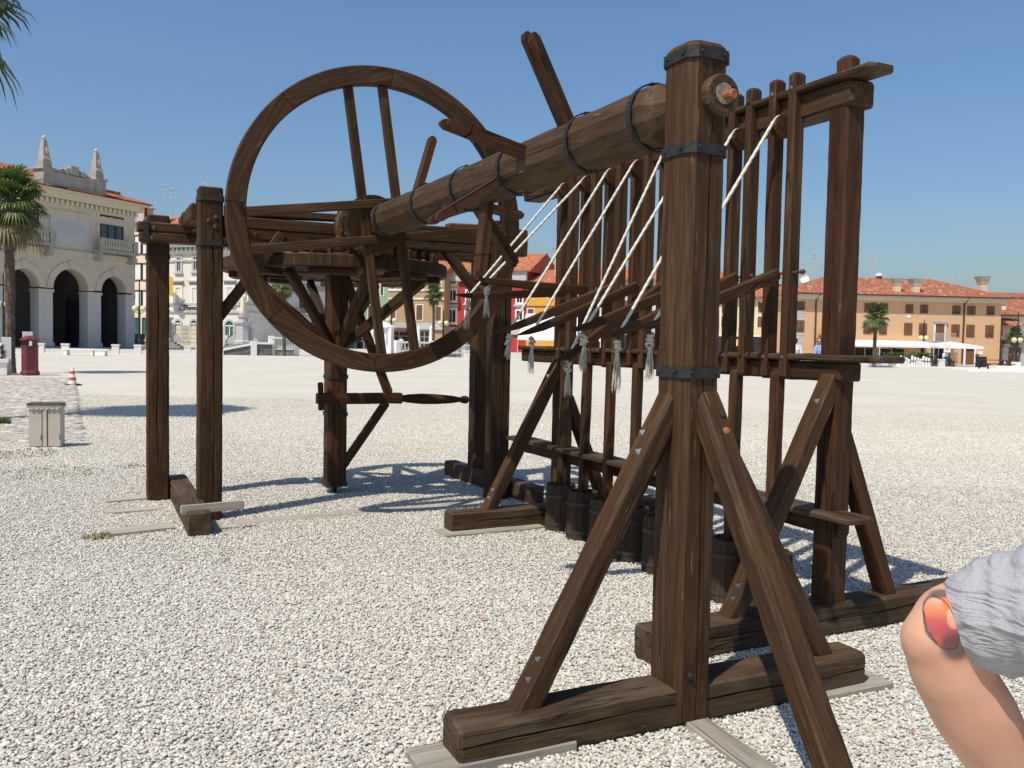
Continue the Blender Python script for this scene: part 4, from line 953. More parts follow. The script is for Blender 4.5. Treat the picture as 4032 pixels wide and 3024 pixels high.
OH = House('amber_house', 'amber yellow house with brown shutters right of the red house', 1136, 115.8, 1262, 112, 0, 9.2, 10, stucco('amber_wall', (.62, .33, .055), (.55, .29, .05), .15))
for r in ((985, 645, 1070, 785), (1262, 690, 1330, 790), (980, 940, 1062, 1050), (1260, 940, 1330, 1050)): OH.window(zP, r, 'shutter', TRIM)
OH.roof(2.2, .8, (False, False), ROOFO); OH.chimney(3.6, 2.4, 9, 12.9, 1.0, CONC); OH.antenna(4.6, 3.5, 11, 6.5)
zc = OH.px(*zP(1000, 905))[1]; OH.box('string_course', 0, OH.len, -.1, 0, zc-.06, zc+.06, SHUT)
def plainhouse(name, label, xl, dl, xr, dr, h, mat, cols, rows, wk='shutter', rise=1.9, frame_=TRIM, rmat=ROOFO):
    s = House(name, label, xl, dl, xr, dr, 0, h, 10, mat)
    for i in range(cols):
        for j in range(rows):
            xc = s.len*(i+.5)/cols; zc = 3.3+(h-3.9)*(j+.42)/rows; s.window(None, (xc-.5, xc+.5, zc-.3, zc+.95), wk, frame_)
    for i in range(cols): xc = s.len*(i+.5)/cols; o = s.box('door', xc-.9, xc+.9, -.05, 0, 0, 2.6, DARK); s.box('door_frame', xc-1.0, xc+1.0, -.03, 0, 0, 2.75, TRIM, o)
    s.roof(rise, .7, (False, False), rmat); return s
plainhouse('white_house', 'white house half hidden behind the guide slats', 1263, 111, 1335, 110, 9.2, stucco('white_wall', (.62, .60, .55)), 2, 3)
plainhouse('grey_house', 'pale grey house glimpsed between slats and tall post', 1336, 109.8, 1440, 108, 9.6, stucco('grey_wall', (.48, .47, .45)), 3, 3)
plainhouse('rose_house', 'pale rose house hidden behind the tall foreground post', 1441, 107.8, 1545, 106, 9.0, stucco('rose_wall', (.60, .42, .34)), 3, 2)
YH = plainhouse('yellow_house', 'pale yellow house with orange awning left of the orange house', 1546, 104, 1705, 99, 7.3, stucco('pale_yellow_wall', (.66, .55, .33), (.5, .43, .28), .2), 4, 2, rise=1.7)
YH.chimney(5.5, 3.2, 7.5, 10.6, 1.0, CONC, flare=False); YH.antenna(9.8, 5, 8.8, 4.)
r = YH.rect(zN, (583, 1190, 695, 1300)); obj('awning', MB().add([(r[0]-1.6, -.05, r[3]), (r[1], -.05, r[3]), (r[1], -1.5, r[2]), (r[0]-1.6, -1.5, r[2])], [(0, 3, 2, 1)]).mesh('awning'), plain('orange_canvas', (.72, .33, .16), .8), YH.o, YH.M)
# ---- orange house on the right
ORM = stucco('orange_stucco', (.62, .385, .215), (.55, .34, .19), .25)
OG = House('orange_house', 'long orange house with brown shutters, balcony and flared chimneys', 1716, 90.6, 2159, 92, 0, 7.15, 10, ORM)
def orange():
    s = OG
    up_ = [(468, 266, 524, 336), (670, 271, 728, 343), (985, 280, 1040, 348), (1108, 282, 1163, 352), (1302, 289, 1358, 358), (1415, 292, 1471, 360), (1662, 298, 1721, 367), (1777, 301, 1836, 371), (1925, 304, 1983, 374)]
    md = [(461, 411, 519, 504), (664, 416, 722, 508), (977, 424, 1032, 517), (1098, 430, 1154, 522), (1291, 433, 1349, 526), (1405, 436, 1462, 529), (1654, 443, 1713, 538), (1769, 446, 1828, 541), (1916, 450, 1975, 544)]
    for k, r in enumerate(up_+md):
        w = s.window(z7, r, 'shutter', None, sill=False); x0, x1, z0, z1 = s.rect(z7, r)
        if k % 3 != 1:
            for a in (.14, .58): s.box('louvre', x0+(x1-x0)*a, x0+(x1-x0)*(a+.28), -.082, -.075, z0+.06, z0+.06+(z1-z0)*.26, SHUTD, w)
    r = s.rect(z7, (1520, 425, 1606, 575)); w = s.box('balcony_door', r[0]+.18, r[1]-.18, -.05, 0, r[2], r[3]-.2, SHUT)
    m = MB().box(r[0], r[0]+.18, -.08, 0, r[2], r[3]).box(r[1]-.18, r[1], -.08, 0, r[2], r[3]).box(r[0], r[1], -.082, 0, r[3]-.2, r[3]); obj('door_surround', m.mesh('door_surround'), TRIM, w, s.M); s.box('door_hood', r[0]-.1, r[1]+.1, -.25, 0, r[3], r[3]+.1, GREYTRIM, w)
    r = s.rect(z7, (1483, 510, 1647, 580)); b = s.box('balcony', r[0], r[1], -1.0, 0, r[2]-.16, r[2], GREYTRIM)
    RAIL = plain('grey_balcony_rail', (.46, .42, .37), .6)
    m = MB().box(r[0], r[1], -1.0, -.95, r[3]-.05, r[3]).box(r[0], r[0]+.03, -1., 0, r[3]-.05, r[3]).box(r[1]-.03, r[1], -1., 0, r[3]-.05, r[3]); n = int((r[1]-r[0])/.115)
    for k in range(n+1): x = r[0]+(r[1]-r[0]-.03)*k/n; m.box(x, x+.03, -.99, -.96, r[2], r[3]-.05)
    obj('balcony_railing', m.mesh('balcony_railing'), RAIL, b, s.M)
    for x in (r[0]+.4, r[1]-.6): s.box('balcony_bracket', x, x+.22, -.75, 0, r[2]-.55, r[2]-.16, GREYTRIM, b)
    r = s.rect(z7, (1747, 608, 1837, 770)); d = s.box('door', r[0]+.22, r[1]-.22, -.05, 0, .05, r[3]-.55, SHUT); s.box('fanlight', r[0]+.22, r[1]-.22, -.04, 0, r[3]-.55, r[3]-.25, DARK, d)
    m = MB().box(r[0], r[0]+.22, -.1, 0, 0, r[3]).box(r[1]-.22, r[1], -.1, 0, 0, r[3]).box(r[0]+.22, r[1]-.22, -.1, 0, r[3]-.25, r[3]); obj('door_surround', m.mesh('door_surround'), TRIM, d, s.M)
    for q in ((915, 625, 1050, 745), (1092, 632, 1282, 748), (1500, 600, 1598, 750)):
        x0, x1, z0, z1 = s.rect(z7, q); s.box('shop_opening', x0, x1, -.05, 0, 0, z1, DARK); s.box('shop_glass_frame', (x0+x1)/2-.05, (x0+x1)/2+.05, -.09, -.05, 0, z1, GREYTRIM)
    QU = stucco('quoin_stone', (.46, .45, .42), (.3, .3, .28), .3)
    zq_ = .02; k = 0
    while zq_ < s.h-.7: w = .95 if k % 2 else .62; s.box('quoin', -.005, w, -.03, .0, zq_, zq_+.36, QU); zq_ += .385; k += 1
    s.box('eaves', -.5, s.len+.5, -.62, 10.4, s.h-.42, s.h-.12, CORN); s.box('eaves_bed', -.2, s.len+.2, -.3, 10.2, s.h-.62, s.h-.42, CORN)
    s.roof(2.15, .72, (True, True)); s.gutter(.72)
    for u in (605, 1745):
        x, z = s.px(*z7(u, 420)); s.box('downpipe', x-.06, x+.06, -.14, -.03, .1, s.h-.75, PIPE)
        o = obj('downpipe_bend', MB().tube([(x, -.09, s.h-.8), (x+.1, -.3, s.h-.5), (x+.15, -.72, s.h-.15)], .06, 8).mesh('downpipe_bend'), PIPE, s.o, s.M)
    ch = stucco('chimney_peach', (.66, .48, .34), (.55, .42, .3), .2)
    for a, y_ in (((1197, 88, 1275, 217), .5), ((1340, 92, 1420, 220), .5), ((1853, 80, 1937, 180), 3.0)):
        x0, z1 = s.px(*z7(a[0]+16, a[1]), y_); x1, z0 = s.px(*z7(a[2]-22, a[3]), y_); zt = z1-.72; s.chimney((x0+x1)/2, y_, s.h, zt, (x1-x0), ch)
    for u, h_ in ((1027, 2.6), (1455, 1.4), (1655, .7), (1800, .8)): x, z = s.px(*z7(u, 150), 5.); s.antenna(x, 5, 9.1, h_) if h_ > 1 else s.box('aerial', x-.05, x+.05, 4.9, 5., 9.2, 9.2+h_, GREYTRIM)
    x, z = s.px(*z7(1095, 125), 5.); v_ = s.box('roof_vent', x-.25, x+.25, 4.8, 5.3, 9., 9.5, SHUTD); obj('vent_cap', MB().lathe([(.38, 0), (.38, .12), (.2, .32), (.02, .36)], 12).mesh('vent_cap'), WHITE, v_, s.M @ T(x, 5.05, 9.5))
    x, z = s.px(*z7(568, 112), 6.); obj('satellite_dish', MB().lathe([(.02, 0), (.35, .08), (.55, .25), (.56, .26)], 16, caps=False).mesh('satellite_dish'), WHITE, s.o, s.M @ T(x, 8, 9.2) @ Matrix.Rotation(1.3, 4, 'X'))
    x, z = s.px(*z7(1325, 382)); s.box('wall_plate', x-.2, x+.2, -.04, 0, z-.13, z+.13, WHITE); x, z = s.px(*z7(1875, 663)); s.box('wall_plate', x-.25, x+.25, -.05, 0, z-.18, z+.18, WHITE); x, z = s.px(*z7(1847, 678)); s.box('letter_box', x-.18, x+.18, -.12, 0, z-.3, z+.1, SHUT)
    # cafe name: script letters too small to make out, kept as brown strokes on a rail
    r = s.rect(zN, (1715, 1095, 1905, 1165)); m = MB(); rd = random.Random(2); x = r[0]
    while x < r[1]-.1:
        w = rd.uniform(.10, .2); m.tube([(x, -.5, r[2]), (x+w*.5, -.5, r[2]+(r[3]-r[2])*rd.uniform(.6, 1.)), (x+w, -.5, r[2]+.05)], .06, 6); x += w*.9
    g_ = obj('sign_lettering', m.mesh('sign_lettering'), PIPE, s.o, s.M); s.box('sign_rail', r[0]-.15, r[1]+2.5, -.55, -.45, r[2]-.16, r[2]-.06, BLACK, g_)
    for x in (r[0]-.1, r[1]+2.3): s.box('sign_bracket', x, x+.06, -.5, 0, r[2]-.14, r[2]-.08, BLACK, g_)
orange()
# ---- white church-like house at the right edge
WH = House('white_corner_house', 'cream house with arched window and brown gate at the right edge', 2161, 95, 2330, 97, 0, 5.5, 12, stucco('cream_wall', (.72, .68, .55), (.6, .56, .45), .2))
WH.arch_window(zr_, (1368, 645, 1500, 900), GLASS, GREYTRIM, .12, .08); WH.roof(2.2, .6, (False, False)); WH.gutter(.6)
r = WH.rect(zr_, (1255, 1110, 1450, 1420)); g_ = WH.box('gate', r[0], r[1], -.55, -.4, 0, r[3], SHUT)
for k, (a, b, c, d, m) in enumerate(((1395, 1195, 1430, 1240, WHITE), (1365, 1230, 1400, 1285, GREYTRIM), (1285, 1215, 1312, 1252, plain('orange_notice', (.6, .2, .1), .7)))): q = WH.rect(zr_, (a, b, c, d)); WH.box('notice', q[0], q[1], -.56, -.55, q[2], q[3], m, g_)
for x in (r[0]-.75, r[1]): WH.box('gate_pier', x, x+.75, -.7, 0, 0, r[3], GREYTRIM, g_)
rf = WH.rect(zr_, (1175, 1030, 1575, 1095)); WH.box('gate_lintel', rf[0], rf[1], -.8, 0, rf[2]-.1, rf[2]+.25, GREYTRIM, g_); obj('gate_roof', MB().add([(rf[0], -1.1, rf[2]+.25), (rf[1], -1.1, rf[2]+.25), (rf[1], 0, rf[3]+.3), (rf[0], 0, rf[3]+.3)], [(0, 1, 2, 3)]).mesh('gate_roof'), ROOF, g_, WH.M)
r = WH.rect(zr_, (1190, 815, 1300, 1020)); an = WH.box('side_annex', r[0]-.3, r[1]+.15, -.8, 0, 3.2, r[3]+.4, stucco('rose_annex', (.55, .36, .33))); WH.window(None, (r[0]+.25, r[1]-.2, r[2]+.9, r[3]-.1), 'glass')
obj('annex_roof', MB().add([(r[0]-.4, -1.4, r[3]+.4), (r[1]+1.6, -1.4, r[3]+.4), (r[1]+.4, 0, r[3]+1.2), (r[0]-.4, 0, r[3]+1.2)], [(0, 1, 2, 3)]).mesh('annex_roof'), ROOF, an, WH.M)
r = WH.rect(zr_, (1240, 420, 1425, 490)); WH.box('skylight', r[0], r[1], 1.2, 2.2, 6.1, 6.5, WHITE)
BH = House('far_roofed_house', 'long low house with red tiled roof behind the right edge', 2120, 118, 2400, 120, 0, 8.9, 12, stucco('brown_wall', (.10, .07, .06))); BH.roof(1.0, .6, (False, False))
# ================================================================== STREET, FURNITURE, TREES
NTH = ['first', 'second', 'third', 'fourth', 'fifth', 'sixth', 'seventh', 'eighth', 'ninth', 'tenth', 'eleventh', 'twelfth', 'thirteenth', 'fourteenth']
PAVE = plain('pale_paving', (.50, .47, .43), .85, .10, .8, bumpk=.1, stain=((.36, .34, .31), (.3, .3, .3), .4))
inner = [(-250, 55), (-60, 56), (300, 58.5), (700, 62), (1100, 66), (1500, 70), (2000, 73), (2260, 74), (2700, 76)]
mb = MB(); v = []
for x, d in inner: v.append(tuple(at(x, d, -.008)))
for x, d in inner: v.append(tuple(at(x, 260, -.008)))
n = len(inner); struct(obj('street', mb.add(v, [(i, i+1, n+i+1, n+i) for i in range(n-1)]).mesh('street'), PAVE))
kb = MB()
for i in range(n-1):
    a0, a1 = at(inner[i][0], inner[i][1]), at(inner[i+1][0], inner[i+1][1]); b0, b1 = at(inner[i][0], inner[i][1]+.35), at(inner[i+1][0], inner[i+1][1]+.35)
    kb.add([(p.x, p.y, z) for z in (-.01, .10) for p in (a0, a1, b1, b0)], [(0, 1, 5, 4), (1, 2, 6, 5), (2, 3, 7, 6), (3, 0, 4, 7), (4, 5, 6, 7)])
struct(obj('kerb', kb.mesh('kerb'), TRIM))
def line_at(x):
    for i in range(n-1):
        if inner[i][0] <= x <= inner[i+1][0]:
            t = (x-inner[i][0])/(inner[i+1][0]-inner[i][0]); return inner[i][1]*(1-t)+inner[i+1][1]*t
    return 74
# white stone bollards with iron rail along the canal
boll = MB().box(-.22, .22, -.18, .18, -.01, .62).box(-.25, .25, -.21, .21, .62, .72).mesh('bollard'); boll.materials.append(TRIM)
bx = [88, 141, 250, 298, 345, 405, 430, 1010, 1055, 1140, 1870, 1912, 1955, 1985, 2035]
words = ['left of the bench', 'just left of the bench', 'right of the bench', 'below the double-globe lamp', 'left of the pedestal', 'right of the far left post', 'left of the ramp wall']
for k, x in enumerate(bx):
    p = at(x, line_at(x)+.9)
    d = at(x+5, line_at(x+5)+.9)-at(x-5, line_at(x-5)+.9)
    lab = 'white stone bollard %s' % (words[k] if k < 7 else '%s from the left in the row by the cafe' % NTH[k-10] if k > 9 else '%s from the left behind the right far posts' % NTH[k-7])
    o = root('stone_bollard', lab, 'bollard', (p.x, p.y, 0), math.atan2(d.y, d.x), 'white stone bollards round the square')
    obj('block', boll, None, o, W[o.name])
def rail(xa, xb, lab, z=.5):
    pa, pb = at(xa, line_at(xa)+.9, z), at(xb, line_at(xb)+.9, z); tag(obj('iron_rail', MB().tube([pa, pb], .03, 6).mesh('iron_rail'), BLACK), lab, 'rail', 'iron rails between the bollards')
rail(60, 141, 'iron rail left of the stone bench'); rail(250, 345, 'iron rail below the double-globe lamp'); rail(345, 440, 'iron rail in front of the bank steps'); rail(1870, 2035, 'iron rail in front of the cafe')
# long stone bench
p = at(195, 56.3); d = at(215, 56.3)-at(175, 56.3); M = T(p.x, p.y, 0) @ RZ(math.atan2(d.y, d.x)) @ Matrix.Scale(.66, 4)
o = root('stone_bench', 'long pale stone bench left of the far posts', 'bench', M=M)
obj('seat', MB().box(-2.6, 1.9, -.35, .35, .52, .66).mesh('seat'), TRIM, o, M)
for x in (-2.45, .1, .55): obj('bench_leg', MB().box(x, x+.28 if x != .55 else x+1.0, -.3, .3, 0, .52).mesh('bench_leg'), TRIM, o, M)
# ramp parapet with pale coping
def quadwall(name, label, cat, A, B, h0, h1, th, mat, cap, z0=0.):
    d = (B-A); M = T(A.x, A.y, z0) @ RZ(math.atan2(d.y, d.x)); L = d.length; o = root(name, label, cat, M=M)
    obj('wall_face', MB().prism([(0, 0), (L, 0), (L, h1), (0, h0)], 0, th, 'y').mesh('wall_face'), mat, o, M)
    obj('coping', MB().prism([(-.1, h0), (L+.1, h1), (L+.1, h1+.16), (-.1, h0+.16)], -.1, th+.1, 'y').mesh('coping'), TRIM, o, M)
    return o, M, L
DKST = plain('dark_rubble', (.13, .125, .115), .95, .5, 4., bumpk=.5); BRST = plain('brown_rubble', (.30, .26, .20), .95, .5, 4., bumpk=.5)
A, B, C_ = at(483, 66), at(549, 66.5), at(588, 67)
quadwall('ramp_wall', 'sloping dark stone ramp wall with pale coping left of the flywheel foot', 'wall', A, B, .30, .84, .4, DKST, TRIM)
o, M, L = quadwall('bridge_wall', 'dark stone bridge parapet behind the flywheel rim', 'wall', B, C_, .86, .86, .4, DKST, TRIM)
obj('pillar', MB().box(-.25, .2, -.12, .55, 0, 1.1).mesh('pillar'), TRIM, o, M)
def balustrade(A, B, label, h=1.0, base=.45, nb=16):
    d = B-A; M = T(A.x, A.y, 0) @ RZ(math.atan2(d.y, d.x)); L = d.length; o = root('balustrade', label, 'balustrade', M=M, group='pale stone balustrades')
    obj('base', MB().box(0, L, 0, .4, 0, base).mesh('base'), BRST, o, M); obj('base_cap', MB().box(-.04, L+.04, -.04, .44, base, base+.12).mesh('base_cap'), TRIM, o, M); obj('handrail', MB().box(-.06, L+.06, -.06, .46, base+h-.16, base+h).mesh('handrail'), TRIM, o, M)
    bm = MB().lathe([(.06, 0), (.11, .16), (.12, .28), (.06, .5), (.06, h-.28)], 8).mesh('baluster'); bm.materials.append(TRIM)
    for k in range(nb): obj('baluster', bm, None, o, M @ T(.3+(L-.6)*k/(nb-1), .2, base+.12))
    for x in (-.25, L-.15): obj('pillar', MB().box(x, x+.4, -.03, .45, 0, base+h+.08).mesh('pillar'), TRIM, o, M)
balustrade(at(589, 67.2), at(640, 68), 'stone balustrade by the palm behind the flywheel', nb=7)
balustrade(at(862, 72), at(942, 74), 'cream stone balustrade below the tan house', .95, .35, 9)
balustrade(at(943, 74.4), at(1000, 76), 'stone balustrade behind the lower right of the flywheel', .8, .3, 8)
balustrade(at(1000, 77), at(1030, 78), 'short balustrade left of the right far posts', .8, .3, 5)
# white kiosk behind the flywheel spokes
p = at(822, 82); M = T(p.x, p.y, 0) @ RZ(-YAW); o = root('white_kiosk', 'small white kiosk with domed cap behind the flywheel spokes', 'kiosk', M=M)
obj('body', MB().box(-1.0, 1.0, 0, 2.0, 0, 2.5).mesh('body'), WHITE, o, M); obj('cap', MB().lathe([(1.3, 0), (1.3, .1), (1.0, .2), (.75, .42), (.35, .58), (.05, .62)], 20).mesh('cap'), WHITE, o, M @ T(0, 1., 2.5))
for k in range(5): obj('slot', MB().box(-.75+k*.32, -.62+k*.32, -.03, 0, .9, 2.1).mesh('slot'), GREYTRIM, o, M)

# statue and pedestals
def pedestal(x, dpt, label, statue=True, sc=1.):
    p = at(x, dpt); M = T(p.x, p.y, 0) @ RZ(-YAW+.25) @ Matrix.Scale(sc, 4); o = root('statue_pedestal', label, 'statue' if statue else 'pedestal', M=M)
    for k in range(4): obj('step', MB().box(-2.4+k*.35, 2.4-k*.35, -2.4+k*.35, 2.4-k*.35, k*.22, k*.22+.22).mesh('step'), STONED, o, M)
    st = GREYTRIM
    obj('shaft', MB().lathe([(1.15, .88), (1.15, 1.2), (.95, 1.35), (.92, 3.3), (1.1, 3.4), (1.15, 3.65), (.6, 3.7), (.55, 4.2), (.75, 4.3), (.75, 4.5)], 8).mesh('shaft'), st, o, M)
    for sx in (-1, 1): obj('volute', MB().prism([(sx*.9, .88), (sx*2.0, .88), (sx*1.75, 1.5), (sx*1.2, 2.0), (sx*1.25, 2.8), (sx*.9, 3.1)][::sx], -.25, .25, 'y').mesh('volute'), st, o, M)
    if statue:
        mb = MB(); mb.lathe([(.42, 0), (.50, .3), (.44, 1.0), (.40, 1.5), (.46, 1.9), (.52, 2.35), (.44, 2.6), (.18, 2.75), (.16, 2.85), (.21, 3.0), (.22, 3.15), (.15, 3.32), (.03, 3.38)], 12)
        mb.tube([(.42, -.1, 2.45), (.62, -.25, 1.9), (.35, -.5, 1.6)], [.15, .13, .1], 8); mb.tube([(-.42, -.05, 2.45), (-.6, -.1, 1.9), (-.5, -.3, 1.35)], [.15, .13, .09], 8); mb.tube([(-.2, -.45, 2.3), (.05, -.5, 1.2), (.25, -.48, .1)], [.08, .12, .1], 6)
        obj('figure', mb.mesh('figure'), plain('statue_marble', (.68, .62, .48), .8, .15, 3.), o, M @ T(0, 0, 4.5), smooth=True)
pedestal(525, 86, 'robed marble statue on a carved pedestal seen left of the flywheel', True, .78)
pedestal(352, 84, 'carved stone pedestal with steps behind the far left post', False, .85)

p = at(281, 104, 0); p2 = at(300, 103.5)
fl = root('flag', 'blue and yellow flag hanging from a pole beside the far left post', 'flag', M=BK.M)
fx, fz = BK.px(*z5(512, 640)); obj('flag_pole', MB().tube([(fx-.8, 0, fz-1.), (fx+.3, -1.6, fz+1.2)], .04, 6).mesh('flag_pole'), GREYTRIM, fl, BK.M)
obj('flag_cloth', MB().add([(fx+.25+.35*i, -1.55+.12*math.sin(i*1.9), fz+1.1-j*.75-.16*i) for j in range(4) for i in range(5)], [(j*5+i, j*5+i+1, j*5+i+6, j*5+i+5) for j in range(3) for i in range(4)]).mesh('flag_cloth'), plain('flag_yellow', (.72, .46, .05), .8), fl, BK.M)
obj('flag_band', MB().add([(fx+.05+.2*i, -1.52+.1*math.sin(i), fz+1.12-j*.72) for j in range(4) for i in range(2)], [(j*2, j*2+1, j*2+3, j*2+2) for j in range(3)]).mesh('flag_band'), plain('flag_blue', (.05, .09, .35), .8), fl, BK.M)
# ---- palms
def frond_blades(mb, base, az, el, plen, R, droop, rnd, mi=0):
    d = Vector((math.cos(az)*math.cos(el), math.sin(az)*math.cos(el), math.sin(el))); side = Vector((-math.sin(az), math.cos(az), 0)); upv = side.cross(d)*-1
    if upv.z < 0: upv = -upv
    tip = base+d*plen+Vector((0, 0, -droop*plen*.35)); mb.tube([base, base+d*plen*.55, tip], [.022, .016, .012], 4, mi=mi)
    n = 22; a0 = rnd.uniform(-.1, .1)
    for k in range(n):
        t = -1+2*k/(n-1); an = t*2.15+a0; L = R*(1-.28*abs(t))*rnd.uniform(.9, 1.06)
        dirv = (d*math.cos(an)+side*math.sin(an)).normalized(); bend = droop*rnd.uniform(.7, 1.3)
        p1 = tip+dirv*L*.55+upv*.04*L; p2 = tip+dirv*L*.86+Vector((0, 0, -bend*L*.25)); p3 = tip+dirv*L+Vector((0, 0, -bend*L*.62))
        w = (dirv.cross(upv)).normalized()*(.030*R/.6)
        mb.add([tip, p1-w, p1+upv*.015, p1+w, p2-w*.7, p2+w*.7, p3], [(0, 1, 2), (0, 2, 3), (1, 4, 2), (2, 4, 5), (2, 5, 3), (4, 6, 5)], mi)
def leaf_mat(name, a, b):
    m, n, l, bs = newmat(name); c = ramp(n, l, ntex(n, l, coords(n, l), 2.6, 3), [(.3, a), (.7, b)]); l.new(c, bs.inputs['Base Color']); bs.inputs['Roughness'].default_value = .45
    bs.inputs['Specular IOR Level'].default_value = .45
    tr_ = n.new('ShaderNodeBsdfTranslucent'); l.new(mix(n, l, .5, c, (.16, .20, .03)), tr_.inputs[0]); ms = n.new('ShaderNodeMixShader'); ms.inputs[0].default_value = .22
    l.new(bs.outputs[0], ms.inputs[1]); l.new(tr_.outputs[0], ms.inputs[2]); l.new(ms.outputs[0], n['Material Output'].inputs[0]); return m
LEAF = leaf_mat('palm_leaf', (.038, .075, .016), (.125, .175, .042)); LEAFD = leaf_mat('dry_palm_leaf', (.10, .085, .035), (.22, .19, .08))
TRUNK = plain('palm_trunk_fibre', (.11, .085, .062), .95, .45, 14., bumpk=.8, vec=(1, 1, .35))
def palm(x, y, h, R, label, seed, nf=46, sc=1., tr_=.13):
    rnd = random.Random(seed); o = root('palm_tree', label, 'palm tree', (x, y, 0), 0, 'palms round the square'); B = Vector((x, y, 0))
    prof = [(tr_*1.35, -.05), (tr_*1.1, .3)]+[(tr_*(1+.12*rnd.uniform(-1, 1)), .3+(h-.3)*k/16) for k in range(1, 15)]+[(tr_*1.5, h-.12), (tr_*.8, h+.12)]
    tm = MB().lathe(prof, 14)
    for k in range(int(70*h)):                         # old leaf bases
        z = rnd.uniform(.2, h); a = rnd.uniform(0, 6.28); r = tr_*1.0; q = Vector((math.cos(a), math.sin(a), 0)); s_ = Vector((-q.y, q.x, 0))*.03
        b = q*r+Vector((0, 0, z)); tm.add([b-s_, b+s_, b+q*.05+Vector((0, 0, .12))], [(0, 1, 2)])
    obj('trunk', tm.mesh('trunk'), TRUNK, o, T(B))
    mb = MB()
    for k in range(nf):
        t = k/nf; az = k*2.39996+rnd.uniform(-.2, .2); el = 1.35-1.95*t+rnd.uniform(-.28, .28)
        frond_blades(mb, Vector((0, 0, h+.1-.25*t)), az, el, R*rnd.uniform(.38, .62), R*rnd.uniform(.42, .62), .3+.8*t*rnd.uniform(.6, 1.3), rnd, 0 if t < .86 else 1)
    for k in range(10):
        frond_blades(mb, Vector((0, 0, h-.15)), rnd.uniform(0, 6.28), -1.05+rnd.uniform(-.2, .2), R*.35, R*.5, 1.1, rnd, 1)
    obj('crown', mb.mesh('crown'), [LEAF, LEAFD], o, T(B))
palm(-2.36, 16.6, 6.85, 1.6, 'tall palm whose crown hangs in at the top left corner', 4, 50)
pb = at(22, 30.6); palm(pb.x, pb.y, 6.05, 1.40, 'palm with shaggy trunk in front of the loggia at the left edge', 9, 54, tr_=.15)
pb = at(614, 67); palm(pb.x, pb.y, 5.75, 1.15, 'palm seen through the flywheel in front of the bank wing', 12, 40)
pb = at(936, 86); palm(pb.x, pb.y, 6.15, 1.15, 'palm in front of the tan house seen under the crown wheel', 13, 40)
pb = at(1889, 70); palm(pb.x, pb.y, 4.15, 1.15, 'palm in front of the orange house', 14, 44)
pb = at(2192, 90); palm(pb.x, pb.y, 3.2, 1.0, 'small palm behind the lamp at the right edge', 15, 36)

# ---- lamps with two globes
GLOBE = plain('cream_globe', (.66, .58, .34), .25, .05, 1., spec=.5)
def lamp(x, dpt, label, zg=3.7, top=6.3, gap=.36, r=.29):
    p = at(x, dpt); M = T(p.x, p.y, 0) @ RZ(-YAW); o = root('street_lamp', label, 'street lamp', M=M, group='twin-globe lamps of the square')
    obj('footing', MB().box(-.3, .3, -.3, .3, 0, .5).mesh('footing'), TRIM, o, M)
    obj('pole', MB().lathe([(.17, .4), (.15, .9), (.11, 1.0), (.10, zg), (.06, zg+.2), (.05, top-.2), (.01, top)], 10).mesh('pole'), BLACK, o, M)
    for s in (-1, 1):
        a = obj('arm', MB().tube([(0, 0, zg-.35), (s*gap*.6, 0, zg-.42), (s*gap, 0, zg-.28)], .03, 6).mesh('arm'), BLACK, o, M)
        obj('globe', MB().lathe([(.06, -r), (r*.6, -r*.8), (r*.92, -r*.4), (r, 0), (r*.92, r*.4), (r*.6, r*.8), (.03, r)], 18).mesh('globe'), GLOBE, o, M @ T(s*gap, 0, zg), smooth=True)
lamp(301, 77, 'twin-globe lamp between the loggia and the far left post'); lamp(8, 72, 'twin-globe lamp at the left edge behind the palm trunk')
lamp(674, 100, 'twin-globe lamp half hidden by a crown wheel strut', 4.2); lamp(845, 100, 'twin-globe lamp left of the tan house shop', 3.6, 5.2); lamp(957, 100, 'twin-globe lamp right of the palm by the red house', 3.4, 5.0)
lamp(1994, 86, 'twin-globe lamp in front of the orange house balcony', 2.65, 4.45, .26, .25); lamp(2196, 84, 'twin-globe lamp at the right edge in front of the brown gate', 2.6, 5.4, .28, .26)

# ---- maroon litter bin, flower planter, cabinet, cone on the left
MAR = plain('maroon_paint', (.13, .022, .035), .55, .2, 4.)
bp = onZ(*zm(0, 1300, 3.318)(385, 590)); M = T(bp.x, bp.y+.3, 0) @ RZ(.2) @ Matrix.Diagonal((.84, .84, .95, 1)); o = root('litter_bin', 'maroon six-sided litter bin with a small roof', 'litter bin', M=M)
hexa = lambda r: [(r*math.cos(PI/6+k*PI/3), r*math.sin(PI/6+k*PI/3)) for k in range(6)]
sc = .325
obj('body', MB().lathe([(.36, 0), (.36, .10), (.31, .16), (.31, 1.02)], 6).mesh('body'), MAR, o, M); obj('collar', MB().lathe([(.31, 1.0), (.33, 1.0), (.33, 1.06), (.31, 1.06)], 6).mesh('collar'), MAR, o, M)
for k in range(0, 6, 2): a = PI/3*k; obj('roof_post', MB().box(-.09, .09, -.02, .02, 1.05, 1.24).mesh('roof_post'), MAR, o, M @ RZ(a) @ T(0, -.27, 0))
obj('inner_bin', MB().lathe([(.24, .95), (.24, 1.22)], 6).mesh('inner_bin'), BLACK, o, M); obj('bin_roof', MB().lathe([(.37, 1.24), (.37, 1.29), (.16, 1.40), (.04, 1.41)], 6).mesh('bin_roof'), MAR, o, M)
obj('notice_plate', MB().box(-.2, .17, -.02, .0, 1.34, 1.56).mesh('notice_plate'), WHITE, o, M @ T(-.05, .1, 0)); obj('sticker', MB().box(-.07, .03, -.345, -.30, 1.06, 1.22).mesh('sticker'), WHITE, o, M)
pp = onZ(*zm(0, 1300, 3.318)(60, 585)); M = T(pp.x-.35, pp.y+.3, 0); o = root('stone_planter', 'white stone planter with lattice back at the left edge', 'planter', M=M)
